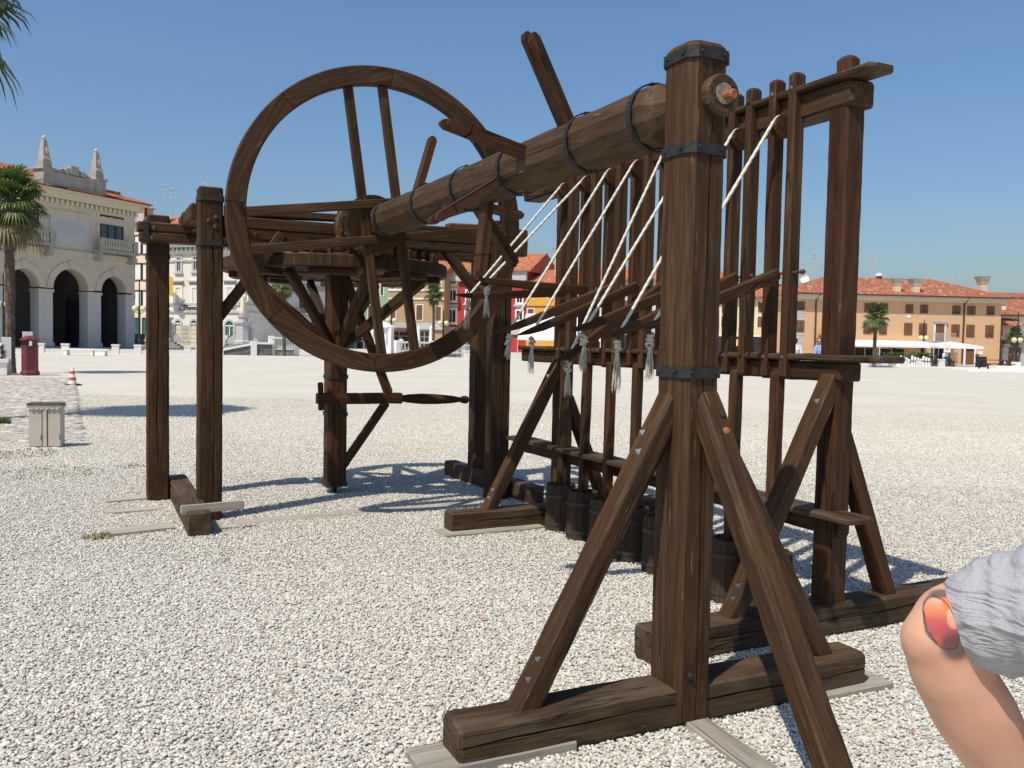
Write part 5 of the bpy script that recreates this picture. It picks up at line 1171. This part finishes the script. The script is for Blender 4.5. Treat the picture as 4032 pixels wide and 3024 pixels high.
obj('trough', MB().box(-.7, .42, -.35, .4, 0, .42).mesh('trough'), TRIM, o, M); obj('trough_lip', MB().box(-.75, .47, -.40, .45, .42, .54).mesh('trough_lip'), TRIM, o, M); obj('back_panel', MB().box(.2, .5, .40, .5, .0, 1.28).mesh('back_panel'), TRIM, o, M)
m = MB()
for k in range(8): m.box(-.6+k*.1, -.58+k*.1, .30, .32, .5, 1.15); m.box(-.6, .16, .30, .32, .55+k*.08, .57+k*.08)
obj('lattice', m.mesh('lattice'), BLACK, o, M)
mb = MB(); rd = random.Random(8)
for k in range(420):
    a = rd.uniform(0, 6.28); c = Vector((rd.uniform(-.6, .3), rd.uniform(-.1, .25), rd.uniform(.5, 1.0))); e1 = Vector((math.cos(a), math.sin(a), rd.uniform(-.6, .6)))*.06; e2 = Vector((-math.sin(a), math.cos(a), rd.uniform(-.6, .6)))*.035
    mb.add([c-e1, c+e2, c+e1, c-e2], [(0, 1, 2, 3)])
obj('plants', mb.mesh('plants'), plain('dark_leaves', (.035, .04, .02), .8, .4, 5.), o, M)
# electricity cabinet
c0 = onZ(*zm(0, 1400, 2.074)(235, 750)); c1 = onZ(*zm(0, 1400, 2.074)(495, 748)); CW = (c1-c0).length; M = T(c0.x, c0.y, 0) @ RZ(math.atan2(c1.y-c0.y, c1.x-c0.x)); GRYP = plain('grey_beige_plastic', (.46, .415, .35), .6, .08, 4., stain=((.34, .26, .19), (2, 2, 1.5), .5))
o = root('service_cabinet', 'weathered grey service cabinet with ribbed lid standing on the cobbles', 'cabinet', M=M)
obj('back', MB().box(0, CW, .02, .2, 0, .515).mesh('back'), GRYP, o, M)
for a, b in ((0, CW*.41), (CW*.60, CW)): d_ = obj('door', MB().box(a+.003, b-.003, 0, .02, .015, .51).mesh('door'), GRYP, o, M); obj('hinge', MB().box(b-.012, b-.004, -.006, 0, .1, .16).mesh('hinge'), RUST, d_, M)
obj('mullion', MB().box(CW*.45, CW*.57, -.012, .02, .01, .505).mesh('mullion'), GRYP, o, M)
lid = obj('lid', MB().box(-.018, CW+.018, -.02, .22, .515, .545).mesh('lid'), plain('lid_grey', (.30, .28, .25), .7, .3, 20), o, M); m = MB()
for k in range(24): x = -.015+(CW+.03)*k/24; m.box(x, x+(CW)/48, -.024, .222, .545, .575)
obj('lid_ribs', m.mesh('lid_ribs'), plain('lid_brown', (.20, .16, .125), .8, .3, 20), lid, M)
m = MB()
for k in range(6): x = CW*(.02+.16*k); m.prism([(x, .515), (x+CW*.04, .490), (x+CW*.12, .490), (x+CW*.16, .515)], -.022, -.018, 'y')
obj('lid_skirt', m.mesh('lid_skirt'), GRYP, lid, M)
for k in range(7):
    p = M @ Vector((-.1+k*.085, -.10+.05*((k*7) % 3-1), 0)); obj_ = obj('bedding_stone', cmesh[3], None, None, T(p.x, p.y, -.003) @ RZ(k) @ Matrix.Scale(.55, 4)); tag(obj_, 'pale loose stone at the foot of the grey cabinet', 'stone', 'loose stones at the cabinet foot')
# traffic cone
cp = onZ(*zm(0, 1400, 2.074)(592, 240)); M = T(cp.x, cp.y, 0) @ RZ(.3); o = root('traffic_cone', 'orange and white striped traffic cone on the gravel edge', 'traffic cone', M=M)
obj('base', MB().box(-.19, .19, -.19, .19, -.005, .03).mesh('base'), BLACK, o, M); CO = plain('cone_orange', (.62, .075, .022), .5, .05); hs = [.03, .13, .22, .31, .40, .50]; rr = lambda z: .12-.175*z
for k in range(5): obj('stripe', MB().lathe([(rr(hs[k]), hs[k]), (rr(hs[k+1]), hs[k+1])], 18, caps=True).mesh('stripe'), CO if k % 2 else WHITE, o, M, smooth=False)
# ---- right-hand terrace
def umbrella(x, dpt, label, w=3.2, h=2.35, rise=.55, pole=True, rz=0.):
    p = at(x, dpt); M = T(p.x, p.y, 0) @ RZ(-YAW+rz); o = root('cafe_umbrella', label, 'umbrella', M=M, group='white cafe umbrellas'); a = w/2
    v = [(-a, -a, h), (a, -a, h), (a, a, h), (-a, a, h), (0, 0, h+rise), (-a, -a, h-.22), (a, -a, h-.22), (a, a, h-.22), (-a, a, h-.22)]
    obj('canopy', MB().add(v, [(0, 1, 4), (1, 2, 4), (2, 3, 4), (3, 0, 4), (0, 5, 6, 1), (1, 6, 7, 2), (2, 7, 8, 3), (3, 8, 5, 0)]).mesh('canopy'), AWN, o, M)
    obj('pole', MB().lathe([(.05, 0), (.05, h+rise-.05)], 8).mesh('pole'), BLACK, o, M); obj('foot', MB().box(-.4, .4, -.4, .4, 0, .1).mesh('foot'), CONC, o, M)
    m = MB()
    for sx, sy in ((-1, -1), (1, -1), (1, 1), (-1, 1)): m.tube([(0, 0, h-.4), (sx*a*.6, sy*a*.6, h+rise*.35)], .02, 4)
    obj('ribs', m.mesh('ribs'), BLACK, o, M)
for x, d, l, w in ((1838, 84, 'leftmost white cafe umbrella, behind the post of the stamp frame', 4.6), (1932, 84, 'wide white cafe umbrella right of the palm trunk', 4.8), (1990, 84.5, 'white cafe umbrella behind the terrace lamp', 4.2), (2052, 83, 'lone pointed white umbrella left of the orange house door', 4.9)):
    umbrella(x, d, l, w*.86, 1.88, .44)
s = OG; r = s.rect(z7, (610, 556, 1440, 590)); aw_ = obj('awning', MB().add([(r[0], -.05, r[3]), (r[1], -.05, r[3]), (r[1], -2.2, r[3]-.42), (r[0], -2.2, r[3]-.42), (r[0], -2.2, r[3]-.62), (r[1], -2.2, r[3]-.62)], [(0, 3, 2, 1), (3, 4, 5, 2)]).mesh('awning'), AWN, s.o, s.M)
for x in (r[0]+.1, (r[0]+r[1])/2, r[1]-.1): s.box('awning_post', x-.05, x+.05, -2.2, -2.1, 0, r[3]-.45, GREYTRIM, aw_)
CHB = plain('dark_wicker', (.022, .02, .018), .7, .3, 9.)
def chair_set(x, dpt, k):
    p = at(x, dpt); M = T(p.x, p.y, 0) @ RZ(-YAW+k*.7); o = root('cafe_chair', 'dark cafe chair, %s from the left on the terrace' % NTH[k], 'chair', M=M, group='dark cafe chairs on the terrace')
    obj('seat', MB().box(-.24, .24, -.24, .24, .40, .46).mesh('seat'), CHB, o, M); obj('backrest', MB().box(-.24, .24, .20, .26, .46, .92).mesh('backrest'), CHB, o, M)
    lg = MB().box(-.02, .02, -.02, .02, 0, .4).mesh('leg'); lg.materials.append(CHB)
    for a, b in ((-1, -1), (1, -1), (1, 1), (-1, 1)): obj('leg', lg, None, o, M @ T(a*.21, b*.21, 0))
for k in range(14): chair_set(1925+k*9.2+(k % 3)*2, 80.5+(k*37 % 5)*.7, k)
def hedge(x, dpt, label, w=1.6, h=.8):
    p = at(x, dpt); M = T(p.x, p.y, 0) @ RZ(-YAW); o = root('hedge_planter', label, 'planter', M=M, group='planters with clipped shrubs'); obj('tub', MB().prism([(-w*.4, 0), (w*.4, 0), (w*.46, .42), (-w*.46, .42)], -.35, .35, 'y').mesh('tub'), CONC, o, M)
    mb = MB(); rd = random.Random(int(x))
    for k in range(900):
        c = Vector((rd.gauss(0, w*.28), rd.gauss(0, .22), .42+h*rd.random()**.8)); a = rd.uniform(0, 6.28); e1 = Vector((math.cos(a), math.sin(a), rd.uniform(-.8, .8)))*.07; e2 = Vector((-math.sin(a), math.cos(a), rd.uniform(-.8, .8)))*.05
        mb.add([c-e1, c+e2, c+e1, c-e2], [(0, 1, 2, 3)])
    obj('shrub', mb.mesh('shrub'), LEAF, o, M)
hedge(1936, 78, 'clipped green shrub in a concrete planter left of the terrace lamp', 1.9); hedge(1992, 79, 'clipped green shrub behind the terrace lamp', 1.8); hedge(1750, 82, 'low green shrub between the two men', 1.4, .5)
# garden chess set
CHW = WHITE
def chess(x, dpt, k, col, nm):
    p = at(x, dpt); o = root('chess_piece', '%s garden chess piece, %s in its row from the left' % (nm, NTH[k]), 'chess piece', (p.x, p.y, 0), 0, nm+' garden chess pieces'); h = (.62, .78, .86, .95)[k*3 % 4]
    obj('body', MB().lathe([(.17, 0), (.17, .08), (.10, .16), (.07, h*.55), (.12, h*.62), (.08, h*.7), (.12, h*.85), (.06, h*.97), (.02, h)], 10).mesh('body'), col, o, W[o.name], smooth=True)
for k in range(12): chess(1941+k*6.1, 76+(k % 2)*.8, k, WHITE, 'white')
for k in range(9): chess(2016+k*5.6, 75.4+(k % 2)*.8, k, BLACK, 'black')
p = at(2046, 77); M = T(p.x, p.y, 0) @ RZ(-YAW); o = root('notice_board', 'white notice on a stand by the lone umbrella', 'sign', M=M); obj('stand', MB().box(-.03, .03, 0, .05, 0, 1.5).mesh('stand'), GREYTRIM, o, M); obj('board', MB().box(-.3, .3, -.03, 0, 1.3, 2.1).mesh('board'), WHITE, o, M); obj('print', MB().box(-.16, .16, -.035, -.03, 1.5, 1.7).mesh('print'), GREYTRIM, o, M)
p = at(2120, 75); M = T(p.x, p.y, 0) @ RZ(-YAW); o = root('low_bin', 'dark square litter bin right of the orange house door', 'litter bin', M=M); obj('body', MB().box(-.32, .32, -.3, .3, .05, .95).mesh('body'), BLACK, o, M); obj('lid', MB().box(-.35, .35, -.33, .33, .95, 1.0).mesh('lid'), BLACK, o, M)
# picnic table
p = at(2149, 71); M = T(p.x, p.y, 0) @ RZ(-YAW); o = root('picnic_table', 'dark wooden picnic table at the right edge of the square', 'picnic table', M=M); PW = plain('dark_picnic_wood', (.06, .03, .02), .7, .3, 6.)
for k in range(5): obj('top_plank', MB().box(-1.25, 1.25, -.40+k*.165, -.25+k*.165, .74, .79).mesh('top_plank'), PW, o, M)
for y_ in (-.95, .7): obj('bench_plank', MB().box(-1.25, 1.25, y_, y_+.25, .42, .47).mesh('bench_plank'), PW, o, M)
for x in (-.85, .85):
    for s_ in (-1, 1): obj('leg', MB().prism([(s_*.75-.06, 0), (s_*.75+.06, 0), (s_*.22+.06, .74), (s_*.22-.06, .74)], x-.05, x+.05, 'x').mesh('leg'), PW, o, M)
    obj('cross_bar', MB().box(x-.06, x+.06, -.95, .95, .34, .42).mesh('cross_bar'), PW, o, M)
p = at(2250, 62); M = T(p.x, p.y, 0) @ RZ(-YAW); o = root('stone_platform', 'low pale stone slab at the right edge of the gravel', 'stone slab', M=M); obj('slab', MB().box(-5.2, 6, 0, 3, -.01, .16).mesh('slab'), TRIM, o, M); obj('upper_slab', MB().box(-1.6, 6, .8, 2.8, .16, .42).mesh('upper_slab'), TRIM, o, M)
# closed cafe umbrellas and white tent behind the spokes
for x, l in ((904, 'closed white umbrella left of the palm under the crown wheel'), (931, 'closed white umbrella behind the palm trunk under the crown wheel')):
    p = at(x, 96); o = root('closed_umbrella', l, 'umbrella', (p.x, p.y, 0), 0, 'closed white umbrellas'); obj('folded_cloth', MB().lathe([(.16, 1.0), (.24, 1.3), (.17, 2.2), (.2, 2.7), (.12, 2.95), (.04, 3.0)], 10).mesh('folded_cloth'), AWN, o, W[o.name]); obj('pole', MB().lathe([(.05, 0), (.05, 1.3)], 8).mesh('pole'), BLACK, o, W[o.name])
A = at(1118, 92); B = at(1330, 90); d = B-A; M = T(A.x, A.y, 0) @ RZ(math.atan2(d.y, d.x)); L = d.length; o = root('white_marquee', 'long white marquee roof behind the lever tips', 'marquee', M=M)
v = [(0, 0, 1.9), (L, 0, 1.9), (L, 5, 4.6), (0, 5, 4.6), (0, 0, 1.65), (L, 0, 1.65)]; obj('roof_cloth', MB().add(v, [(0, 1, 2, 3), (4, 5, 1, 0)]).mesh('roof_cloth'), AWN, o, M)
for k in range(5): obj('pole', MB().box(L*k/4-.04, L*k/4+.04, .02, .1, 0, 1.9).mesh('pole'), GREYTRIM, o, M)
# small parked car glimpsed at the corner of the loggia
p = at(297, 92); M = T(p.x, p.y, 0) @ RZ(-YAW+1.9); o = root('parked_car', 'dark parked car half hidden at the corner of the loggia', 'car', M=M); CAR = plain('dark_car_paint', (.03, .032, .035), .25, .1, 2., spec=.6)
obj('body', MB().prism([(-2.1, .3), (2.1, .3), (2.15, .75), (1.2, .92), (.7, 1.42), (-1.0, 1.45), (-1.7, .95), (-2.1, .85)], -.85, .85, 'y').mesh('body'), CAR, o, M)
for y_ in (-.86, .853): obj('side_window', MB().prism([(-1.45, .98), (1.0, .96), (.6, 1.36), (-.95, 1.38)], y_, y_+.007, 'y').mesh('side_window'), GLASS, o, M)
wh = MB().lathe([(.31, -.1), (.31, .1)], 16).mesh('wheel'); wh.materials.append(BLACK)
for x in (-1.3, 1.3):
    for y_ in (-.8, .8): obj('wheel', wh, None, o, M @ T(x, y_, .31) @ Matrix.Rotation(PI/2, 4, 'X'))
for y_ in (-.6, .6): obj('headlight', MB().box(2.10, 2.17, y_-.18, y_+.18, .62, .76).mesh('headlight'), WHITE, o, M)
# ================================================================== PEOPLE
def spline(pts, rad, sub=5):
    P = [Vector(p) for p in pts]; n = len(P); out = []; rr = []
    for i in range(n-1):
        p0, p1, p2, p3 = P[max(i-1, 0)], P[i], P[i+1], P[min(i+2, n-1)]
        for k in range(sub):
            t = k/sub; out.append(.5*((2*p1)+(p2-p0)*t+(2*p0-5*p1+4*p2-p3)*t*t+(3*p1-p0-3*p2+p3)*t**3)); s_ = t*t*(3-2*t); rr.append(rad[i]*(1-s_)+rad[i+1]*s_)
    out.append(P[-1]); rr.append(rad[-1]); return out, rr
def ball(mb, c, r, sx=1., sy=1., sz=1., n=14):
    v = []; f = []
    for j in range(9):
        th = PI*j/8
        for i in range(n): a = 2*PI*i/n; v.append((c[0]+r*sx*math.sin(th)*math.cos(a), c[1]+r*sy*math.sin(th)*math.sin(a), c[2]+r*sz*math.cos(th)))
    for j in range(8):
        for i in range(n): f.append((j*n+i, (j+1)*n+i, (j+1)*n+(i+1) % n, j*n+(i+1) % n))
    mb.add(v, f)
def limb(mb, pts, rad, n=14, sub=5, fold=None, cap=True):
    P, R = spline(pts, rad, sub)
    if fold is None: mb.tube(P, R, n)
    else:
        k0 = len(mb.v); mb.tube(P, R, n)
        for j, p in enumerate(P):
            for i in range(n):
                q = Vector(mb.v[k0+j*n+i]); mb.v[k0+j*n+i] = tuple(p+(q-p)*(1+fold(j/len(P), 2*PI*i/n)))
    ball(mb, pts[0], rad[0])
    if cap: ball(mb, pts[-1], rad[-1])
def organic(name, mb, mat, parent, M, voxel, smooth=6):
    o = obj(name, mb.mesh(name), mat, parent, M); md = o.modifiers.new('remesh', 'REMESH'); md.mode = 'VOXEL'; md.voxel_size = voxel; md.use_smooth_shade = True
    if smooth: sm = o.modifiers.new('smooth', 'SMOOTH'); sm.iterations = smooth; sm.factor = .5
    return o
def skin_mat(name, tattoo=None):
    m, n, l, b = newmat(name); v = coords(n, l)
    c = ramp(n, l, ntex(n, l, v, 14., 5), [(.3, (.47, .25, .155)), (.7, (.57, .325, .215))])
    fr = n.new('ShaderNodeTexVoronoi'); l.new(v, fr.inputs['Vector']); fr.inputs['Scale'].default_value = 30; c = mix(n, l, math_(n, l, 'MULTIPLY', math_(n, l, 'SUBTRACT', 1., sstep(n, l, fr.outputs['Distance'], .04, .09)), .35), c, (.30, .13, .08))
    if tattoo:
        C0, ax, ay = tattoo
        def dot(vec):
            sb = n.new('ShaderNodeVectorMath'); sb.operation = 'SUBTRACT'; tc = n.new('ShaderNodeTexCoord'); l.new(tc.outputs['Object'], sb.inputs[0]); sb.inputs[1].default_value = C0
            d = n.new('ShaderNodeVectorMath'); d.operation = 'DOT_PRODUCT'; l.new(sb.outputs[0], d.inputs[0]); d.inputs[1].default_value = vec; return d.outputs['Value']
        X, Y = dot(ax), dot(ay)                          # tattoo plane, unit = half height of the motif
        wob = math_(n, l, 'MULTIPLY', math_(n, l, 'SUBTRACT', ntex(n, l, coords(n, l), 60., 3), .5), .25)
        def ell(cx, cy, rx, ry):
            a = math_(n, l, 'DIVIDE', math_(n, l, 'SUBTRACT', X, cx), rx); d = math_(n, l, 'DIVIDE', math_(n, l, 'SUBTRACT', Y, cy), ry)
            return math_(n, l, 'ADD', math_(n, l, 'SQRT', math_(n, l, 'ADD', math_(n, l, 'MULTIPLY', a, a), math_(n, l, 'MULTIPLY', d, d))), wob)
        def rot(th):
            c_, s_ = math.cos(th), math.sin(th)
            return math_(n, l, 'ADD', math_(n, l, 'MULTIPLY', X, c_), math_(n, l, 'MULTIPLY', Y, s_)), math_(n, l, 'ADD', math_(n, l, 'MULTIPLY', X, -s_), math_(n, l, 'MULTIPLY', Y, c_))
        def inside(e, soft=.08): return math_(n, l, 'SUBTRACT', 1., sstep(n, l, e, 1-soft, 1+soft))
        X0, Y0 = X, Y; X, Y = rot(.42); body = ell(-.06, -.14, .44, .84); X, Y = X0, Y0; c = mix(n, l, math_(n, l, 'MULTIPLY', inside(body, .12), .85), c, ramp(n, l, math_(n, l, 'MULTIPLY_ADD', Y, .5, .5), [(.12, (.42, .06, .025)), (.28, (.30, .025, .045)), (.46, (.42, .045, .05)), (.60, (.62, .17, .06)), (.80, (.52, .34, .24))]))
        head = ell(.30, .46, .25, .34); c = mix(n, l, math_(n, l, 'MULTIPLY', inside(head), .9), c, (.62, .15, .045))
        belly = ell(.38, .02, .20, .34); c = mix(n, l, math_(n, l, 'MULTIPLY', inside(belly, .2), .7), c, (.55, .36, .26))
        eye = ell(.40, .46, .065, .12); c = mix(n, l, inside(eye), c, (.03, .018, .012))
        for e, lo in ((body, .93),):
            rg = math_(n, l, 'MULTIPLY', sstep(n, l, e, lo, 1.), math_(n, l, 'SUBTRACT', 1., sstep(n, l, e, 1.02, 1.10))); c = mix(n, l, math_(n, l, 'MULTIPLY', rg, .75), c, (.045, .035, .04))
        dk = ell(.42, -.85, .42, .40); c = mix(n, l, math_(n, l, 'MULTIPLY', inside(dk, .35), .8), c, (.055, .05, .05))
        cap_ = ell(-.02, .72, .34, .13); c = mix(n, l, math_(n, l, 'MULTIPLY', inside(cap_, .4), .8), c, (.05, .05, .055))
        br = math_(n, l, 'ABSOLUTE', math_(n, l, 'SUBTRACT', ell(.55, .15, 1.08, 1.15), 1.)); br = math_(n, l, 'MULTIPLY', math_(n, l, 'SUBTRACT', 1., sstep(n, l, br, .02, .06)), math_(n, l, 'MULTIPLY', math_(n, l, 'LESS_THAN', X, -.1), math_(n, l, 'LESS_THAN', Y, .2)))
        c = mix(n, l, math_(n, l, 'MULTIPLY', br, .8), c, (.06, .05, .05))
    l.new(c, b.inputs['Base Color']); b.inputs['Roughness'].default_value = .55; b.inputs['Specular IOR Level'].default_value = .3
    b.inputs['Subsurface Weight'].default_value = .12; b.inputs['Subsurface Radius'].default_value = (.012, .005, .003); b.inputs['Subsurface Scale'].default_value = 1.
    bump(n, l, b, ntex(n, l, v, 220., 3), .12, .002); return m
SKIN = skin_mat('skin')
def cloth(name, col, sc=300.):
    return plain(name, col, .9, .12, sc, bumpk=.15, spec=.1)
HAIRM = plain('dark_hair', (.022, .015, .011), .6, .4, 40., bumpk=.4)

def man(label, x, dpt, rz, hgt, shirt, trousers, stride=0., arms='down', short=True, wide=1.12):
    p = at(x, dpt); M = T(p.x, p.y, 0) @ RZ(rz) @ Matrix.Diagonal((wide*hgt/1.75, wide*hgt/1.75, hgt/1.75, 1)); o = root('person', label, 'person', M=M); vx = .018
    sk = MB(); ball(sk, (0, -.01, 1.635), .1, .82, 1., 1.18); limb(sk, [(0, .01, 1.40), (0, 0, 1.56)], [.058, .055], sub=2); ball(sk, (0, -.115, 1.62), .018); ball(sk, (.085, .0, 1.63), .022, .5, 1, 1.4); ball(sk, (-.085, .0, 1.63), .022, .5, 1, 1.4)
    if arms == 'down': A = [[(s*.20, .0, 1.40), (s*.255, .03+s*stride*.25, 1.12), (s*.25, -.03+s*stride*.6, .86), (s*.25, -.06+s*stride*.7, .78)] for s in (-1, 1)]
    else: A = [[(s*.20, .0, 1.40), (s*.26, .02, 1.12), (s*.14, -.20, 1.06), (s*.05, -.24, 1.10)] for s in (-1, 1)]
    for a in A:
        limb(sk, a, [.05, .042, .032, .036], 10, 4)
        for k in range(5): h = Vector(a[-1]); sk.tube([h, h+Vector(((k-2)*.016, -.03, -.07+.01*abs(k-2)))], [.012, .009], 6)
    limb(sk, [(0, 0, 1.30), (0, .01, 1.44)], [.10, .06], sub=2); limb(sk, [(-.19, 0, 1.41), (.19, 0, 1.41)], [.045, .045], sub=3)
    organic('body', sk, SKIN, o, M, vx, 3)
    sh = MB(); limb(sh, [(0, .0, .92), (0, .0, 1.10), (0, .01, 1.28), (0, .015, 1.42)], [.155, .150, .170, .10], 18); limb(sh, [(-.175, .01, 1.405), (.175, .01, 1.405)], [.07, .07], sub=3)
    for a in A:
        e = 1 if short else 2; limb(sh, a[:2] if short else a[:3], ([.075, .062] if short else [.075, .058, .05]), 12, 4)
    for s in (-1, 1): ball(sh, (s*.09, 0, 1.2), .115, .8, .85, 1.9)
    ob = organic('shirt', sh, shirt, o, M, vx, 4)
    tr = MB(); limb(tr, [(0, 0, 1.0), (0, 0, .90)], [.155, .165], 16, 3)
    for s in (-1, 1): limb(tr, [(s*.09, 0, .92), (s*.10, -s*stride*.35-.02, .50), (s*.10, -s*stride*.8+.02+.05*abs(stride), .09)], [.098, .072, .058], 14)
    organic('trousers', tr, trousers, o, M, vx, 3)
    for s in (-1, 1): f_ = MB(); yy = -s*stride*.8+.02+.05*abs(stride); limb(f_, [(s*.10, yy+.05, .045), (s*.105, yy-.08, .04), (s*.11, yy-.16, .032)], [.045, .045, .035], 10, 3); organic('shoe', f_, BLACK, o, M, .014, 2)
    hr = MB(); ball(hr, (0, .012, 1.672), .104, .87, 1.02, 1.0); ball(hr, (0, .05, 1.62), .085, .9, .75, 1.1); organic('hair', hr, HAIRM, o, M, .014, 2)
WSH = cloth('white_shirt', (.72, .72, .73)); BSH = cloth('blue_shirt', (.25, .33, .60)); NAVY = cloth('navy_trousers', (.03, .04, .075)); GRYT = cloth('grey_trousers', (.33, .32, .30))
man('man in a white polo shirt seen from behind, dark hair, beside the right post', 1716, 40, -YAW+PI+.35, 1.90, WSH, NAVY, 0, 'down', True, 1.3)
man('man in a blue shirt seen from behind just left of the right post', 1777, 40, -YAW+PI-.1, 1.89, BSH, NAVY, 0, 'down', False, 1.3)
man('walking man in white shirt and grey trousers by the ramp wall', 490, 96, -YAW+PI*.5, 1.75, WSH, GRYT, .35)
man('walking man in light blue shirt and dark trousers by the ramp wall', 505.5, 95, -YAW+PI*.5, 1.74, cloth('light_blue_shirt', (.36, .46, .70)), NAVY, .4)
man('blond figure in white on the terrace under the tan house', 866.5, 108, -YAW, 1.7, WSH, WSH, .1)
man('person in white sitting out by the white notice board', 2040, 78.5, -YAW+1.2, 1.45, WSH, GRYT, .1, 'front')

# ---- person at the right edge of the frame, hand on hip, only the arm in view
zM = zm(3200, 2050, 1.703)
def cz(x, y, d): return dep(*zM(x, y), d)
def lat(l_, d, z): p = f2*d+r2*l_; return Vector((p.x, p.y, z))
base = lat(.95, 1.2, 0); M = T(base.x, base.y, 0); inv = M.inverted()
near = root('person', 'person at the right edge in a grey marl top, bent arm with a bird tattoo', 'person', M=M)
E_ = cz(805, 800, 1.0); S_ = cz(1850, 560, .945); A1_ = cz(1440, 618, .967); A2_ = cz(1185, 650, .985); Wr = cz(1520, 2050, 1.04); SR = lat(1.16, 1.27, 1.16)
L = lambda p: inv @ p
sk = MB()
mid = (S_+E_)/2
limb(sk, [L(S_), L(A1_), L(A2_), L(cz(960, 700, .998)), L(E_)], [.056, .055, .053, .048, .037], 22, 6)
fd = (Wr-E_)
limb(sk, [L(E_), L(E_+fd*.16+cz(700, 900, 1.0)*0), L(E_+fd*.38), L(E_+fd*.7), L(Wr)], [.035, .0445, .047, .040, .027], 22, 6)
# left hand spread on the hip
hd = fd.normalized(); ha = r2.to_3d() if hasattr(r2, 'to_3d') else Vector((r2.x, r2.y, 0)); ha = Vector((r2.x, r2.y, 0)); palm_c = Wr+hd*.035+ha*.02
limb(sk, [L(Wr), L(palm_c), L(palm_c+hd*.03+ha*.03)], [.027, .034, .030], 14, 4)
for k in range(4):
    st_ = palm_c+hd*(.03+.004*k)+ha*.02+Vector((f2.x, f2.y, 0))*(.03-.02*k); ln = (.062, .07, .066, .052)[k]
    limb(sk, [L(st_), L(st_+ha*ln*.5+hd*.015), L(st_+ha*ln+hd*.005)], [.010, .0092, .0075], 8, 3)
limb(sk, [L(palm_c-hd*.02), L(palm_c-hd*.01-Vector((f2.x, f2.y, 0))*.04), L(palm_c+ha*.03-Vector((f2.x, f2.y, 0))*.06)], [.012, .011, .009], 8, 3)
# right arm hanging, neck, head
RW = lat(1.30, 1.36, .70); RE = lat(1.31, 1.24, .90); limb(sk, [L(SR), L(RE), L(RW)], [.055, .042, .028], 16, 5)
for k in range(5): sk.tube([L(RW), L(RW+Vector(((k-2)*.014, .02, -.085+.01*abs(k-2))))], [.014, .008], 6)
HC_ = lat(1.05, 1.47, 1.38); limb(sk, [L(lat(.98, 1.27, 1.17)), L(lat(1.03, 1.42, 1.32))], [.062, .055], 14, 4); ball(sk, L(HC_), .1, .85, 1., 1.15); ball(sk, L(HC_+Vector((f2.x, f2.y, -.1)).normalized()*.1), .02)
tc_ = cz(858, 650, 1.0); rv_ = (tc_-EYE)/(tc_-EYE).dot(fw); axx = rt-fw*rt.dot(rv_); ayy = up-fw*up.dot(rv_); hh_ = (cz(880, 440, 1.03)-cz(880, 655, 1.03)).length
organic('body', sk, skin_mat('tattooed_skin', (L(tc_), axx/hh_, ayy/hh_)), near, M, .0065, 10)
def marl():
    m, n, l, b = newmat('grey_marl'); v = coords(n, l)
    c = ramp(n, l, ntex(n, l, v, 700., 3), [(.3, (.25, .25, .265)), (.7, (.40, .40, .42))]); l.new(c, b.inputs['Base Color']); b.inputs['Roughness'].default_value = .95; b.inputs['Specular IOR Level'].default_value = .08
    w1 = ntex(n, l, coords(n, l, (7, 7, 26)), 1.6, 3, .5, 1.2); w2 = ntex(n, l, v, 500., 2)
    bump(n, l, b, math_(n, l, 'ADD', math_(n, l, 'MULTIPLY', w1, 1.), math_(n, l, 'MULTIPLY', w2, .03)), .6, .03); return m
GM = marl()
sh = MB(); rq = random.Random(4)
def fold(t, a): return .06*math.sin(2*a+9*t)*math.sin(17*t+1.3*math.sin(a))+.05*math.sin(29*t+3*math.sin(a+1.))
HM_ = cz(1135, 654, .990)
limb(sh, [L(S_+(S_-A1_).normalized()*.05), L(S_), L(A1_), L(A1_*.4+A2_*.6), L(HM_)], [.084, .082, .073, .065, .0595], 44, 9, fold, False)
limb(sh, [L(A2_), L(HM_+(HM_-A2_)*.3)], [.060, .0615], 40, 4, None, False)
PV = lat(.92, 1.09, .86); CH = lat(.93, 1.24, 1.10)
limb(sh, [L(PV), L(PV*.5+CH*.5), L(CH), L(lat(.97, 1.28, 1.17))], [.155, .150, .165, .095], 40, 8, lambda t, a: .045*math.sin(3*a+14*t)+.035*math.sin(25*t+2*math.sin(a)))
limb(sh, [L(S_+Vector((0, 0, -.005))), L(lat(.97, 1.26, 1.165)), L(SR)], [.078, .09, .075], 30, 6)
limb(sh, [L(SR), L(SR*.5+RE*.5)], [.075, .066], 24, 5)
organic('top', sh, GM, near, M, .0055, 5)
jn = MB(); limb(jn, [L(PV+Vector((0, 0, .04))), L(PV-Vector((0, 0, .06)))], [.158, .17], 24, 3)
for s in (-1, 1):
    hp = PV+ha*(.09*s)-Vector((0, 0, .05)); kn = lat(.92+.11*s, 1.20, .46); an = lat(.92+.12*s, 1.12, .08); limb(jn, [L(hp), L(kn), L(an)], [.105, .07, .055], 18, 5)
    ft = MB(); limb(ft, [L(an+Vector((0, 0, -.035))), L(an+Vector((f2.x*.16, f2.y*.16, -.045)))], [.042, .036], 12, 3); organic('shoe', ft, BLACK, near, M, .01, 2)
organic('jeans', jn, NAVY, near, M, .012, 4)
hr = MB(); ball(hr, L(HC_+Vector((-f2.x, -f2.y, .25)).normalized()*.022), .112, .88, 1.02, 1.08); organic('hair', hr, HAIRM, near, M, .01, 3)
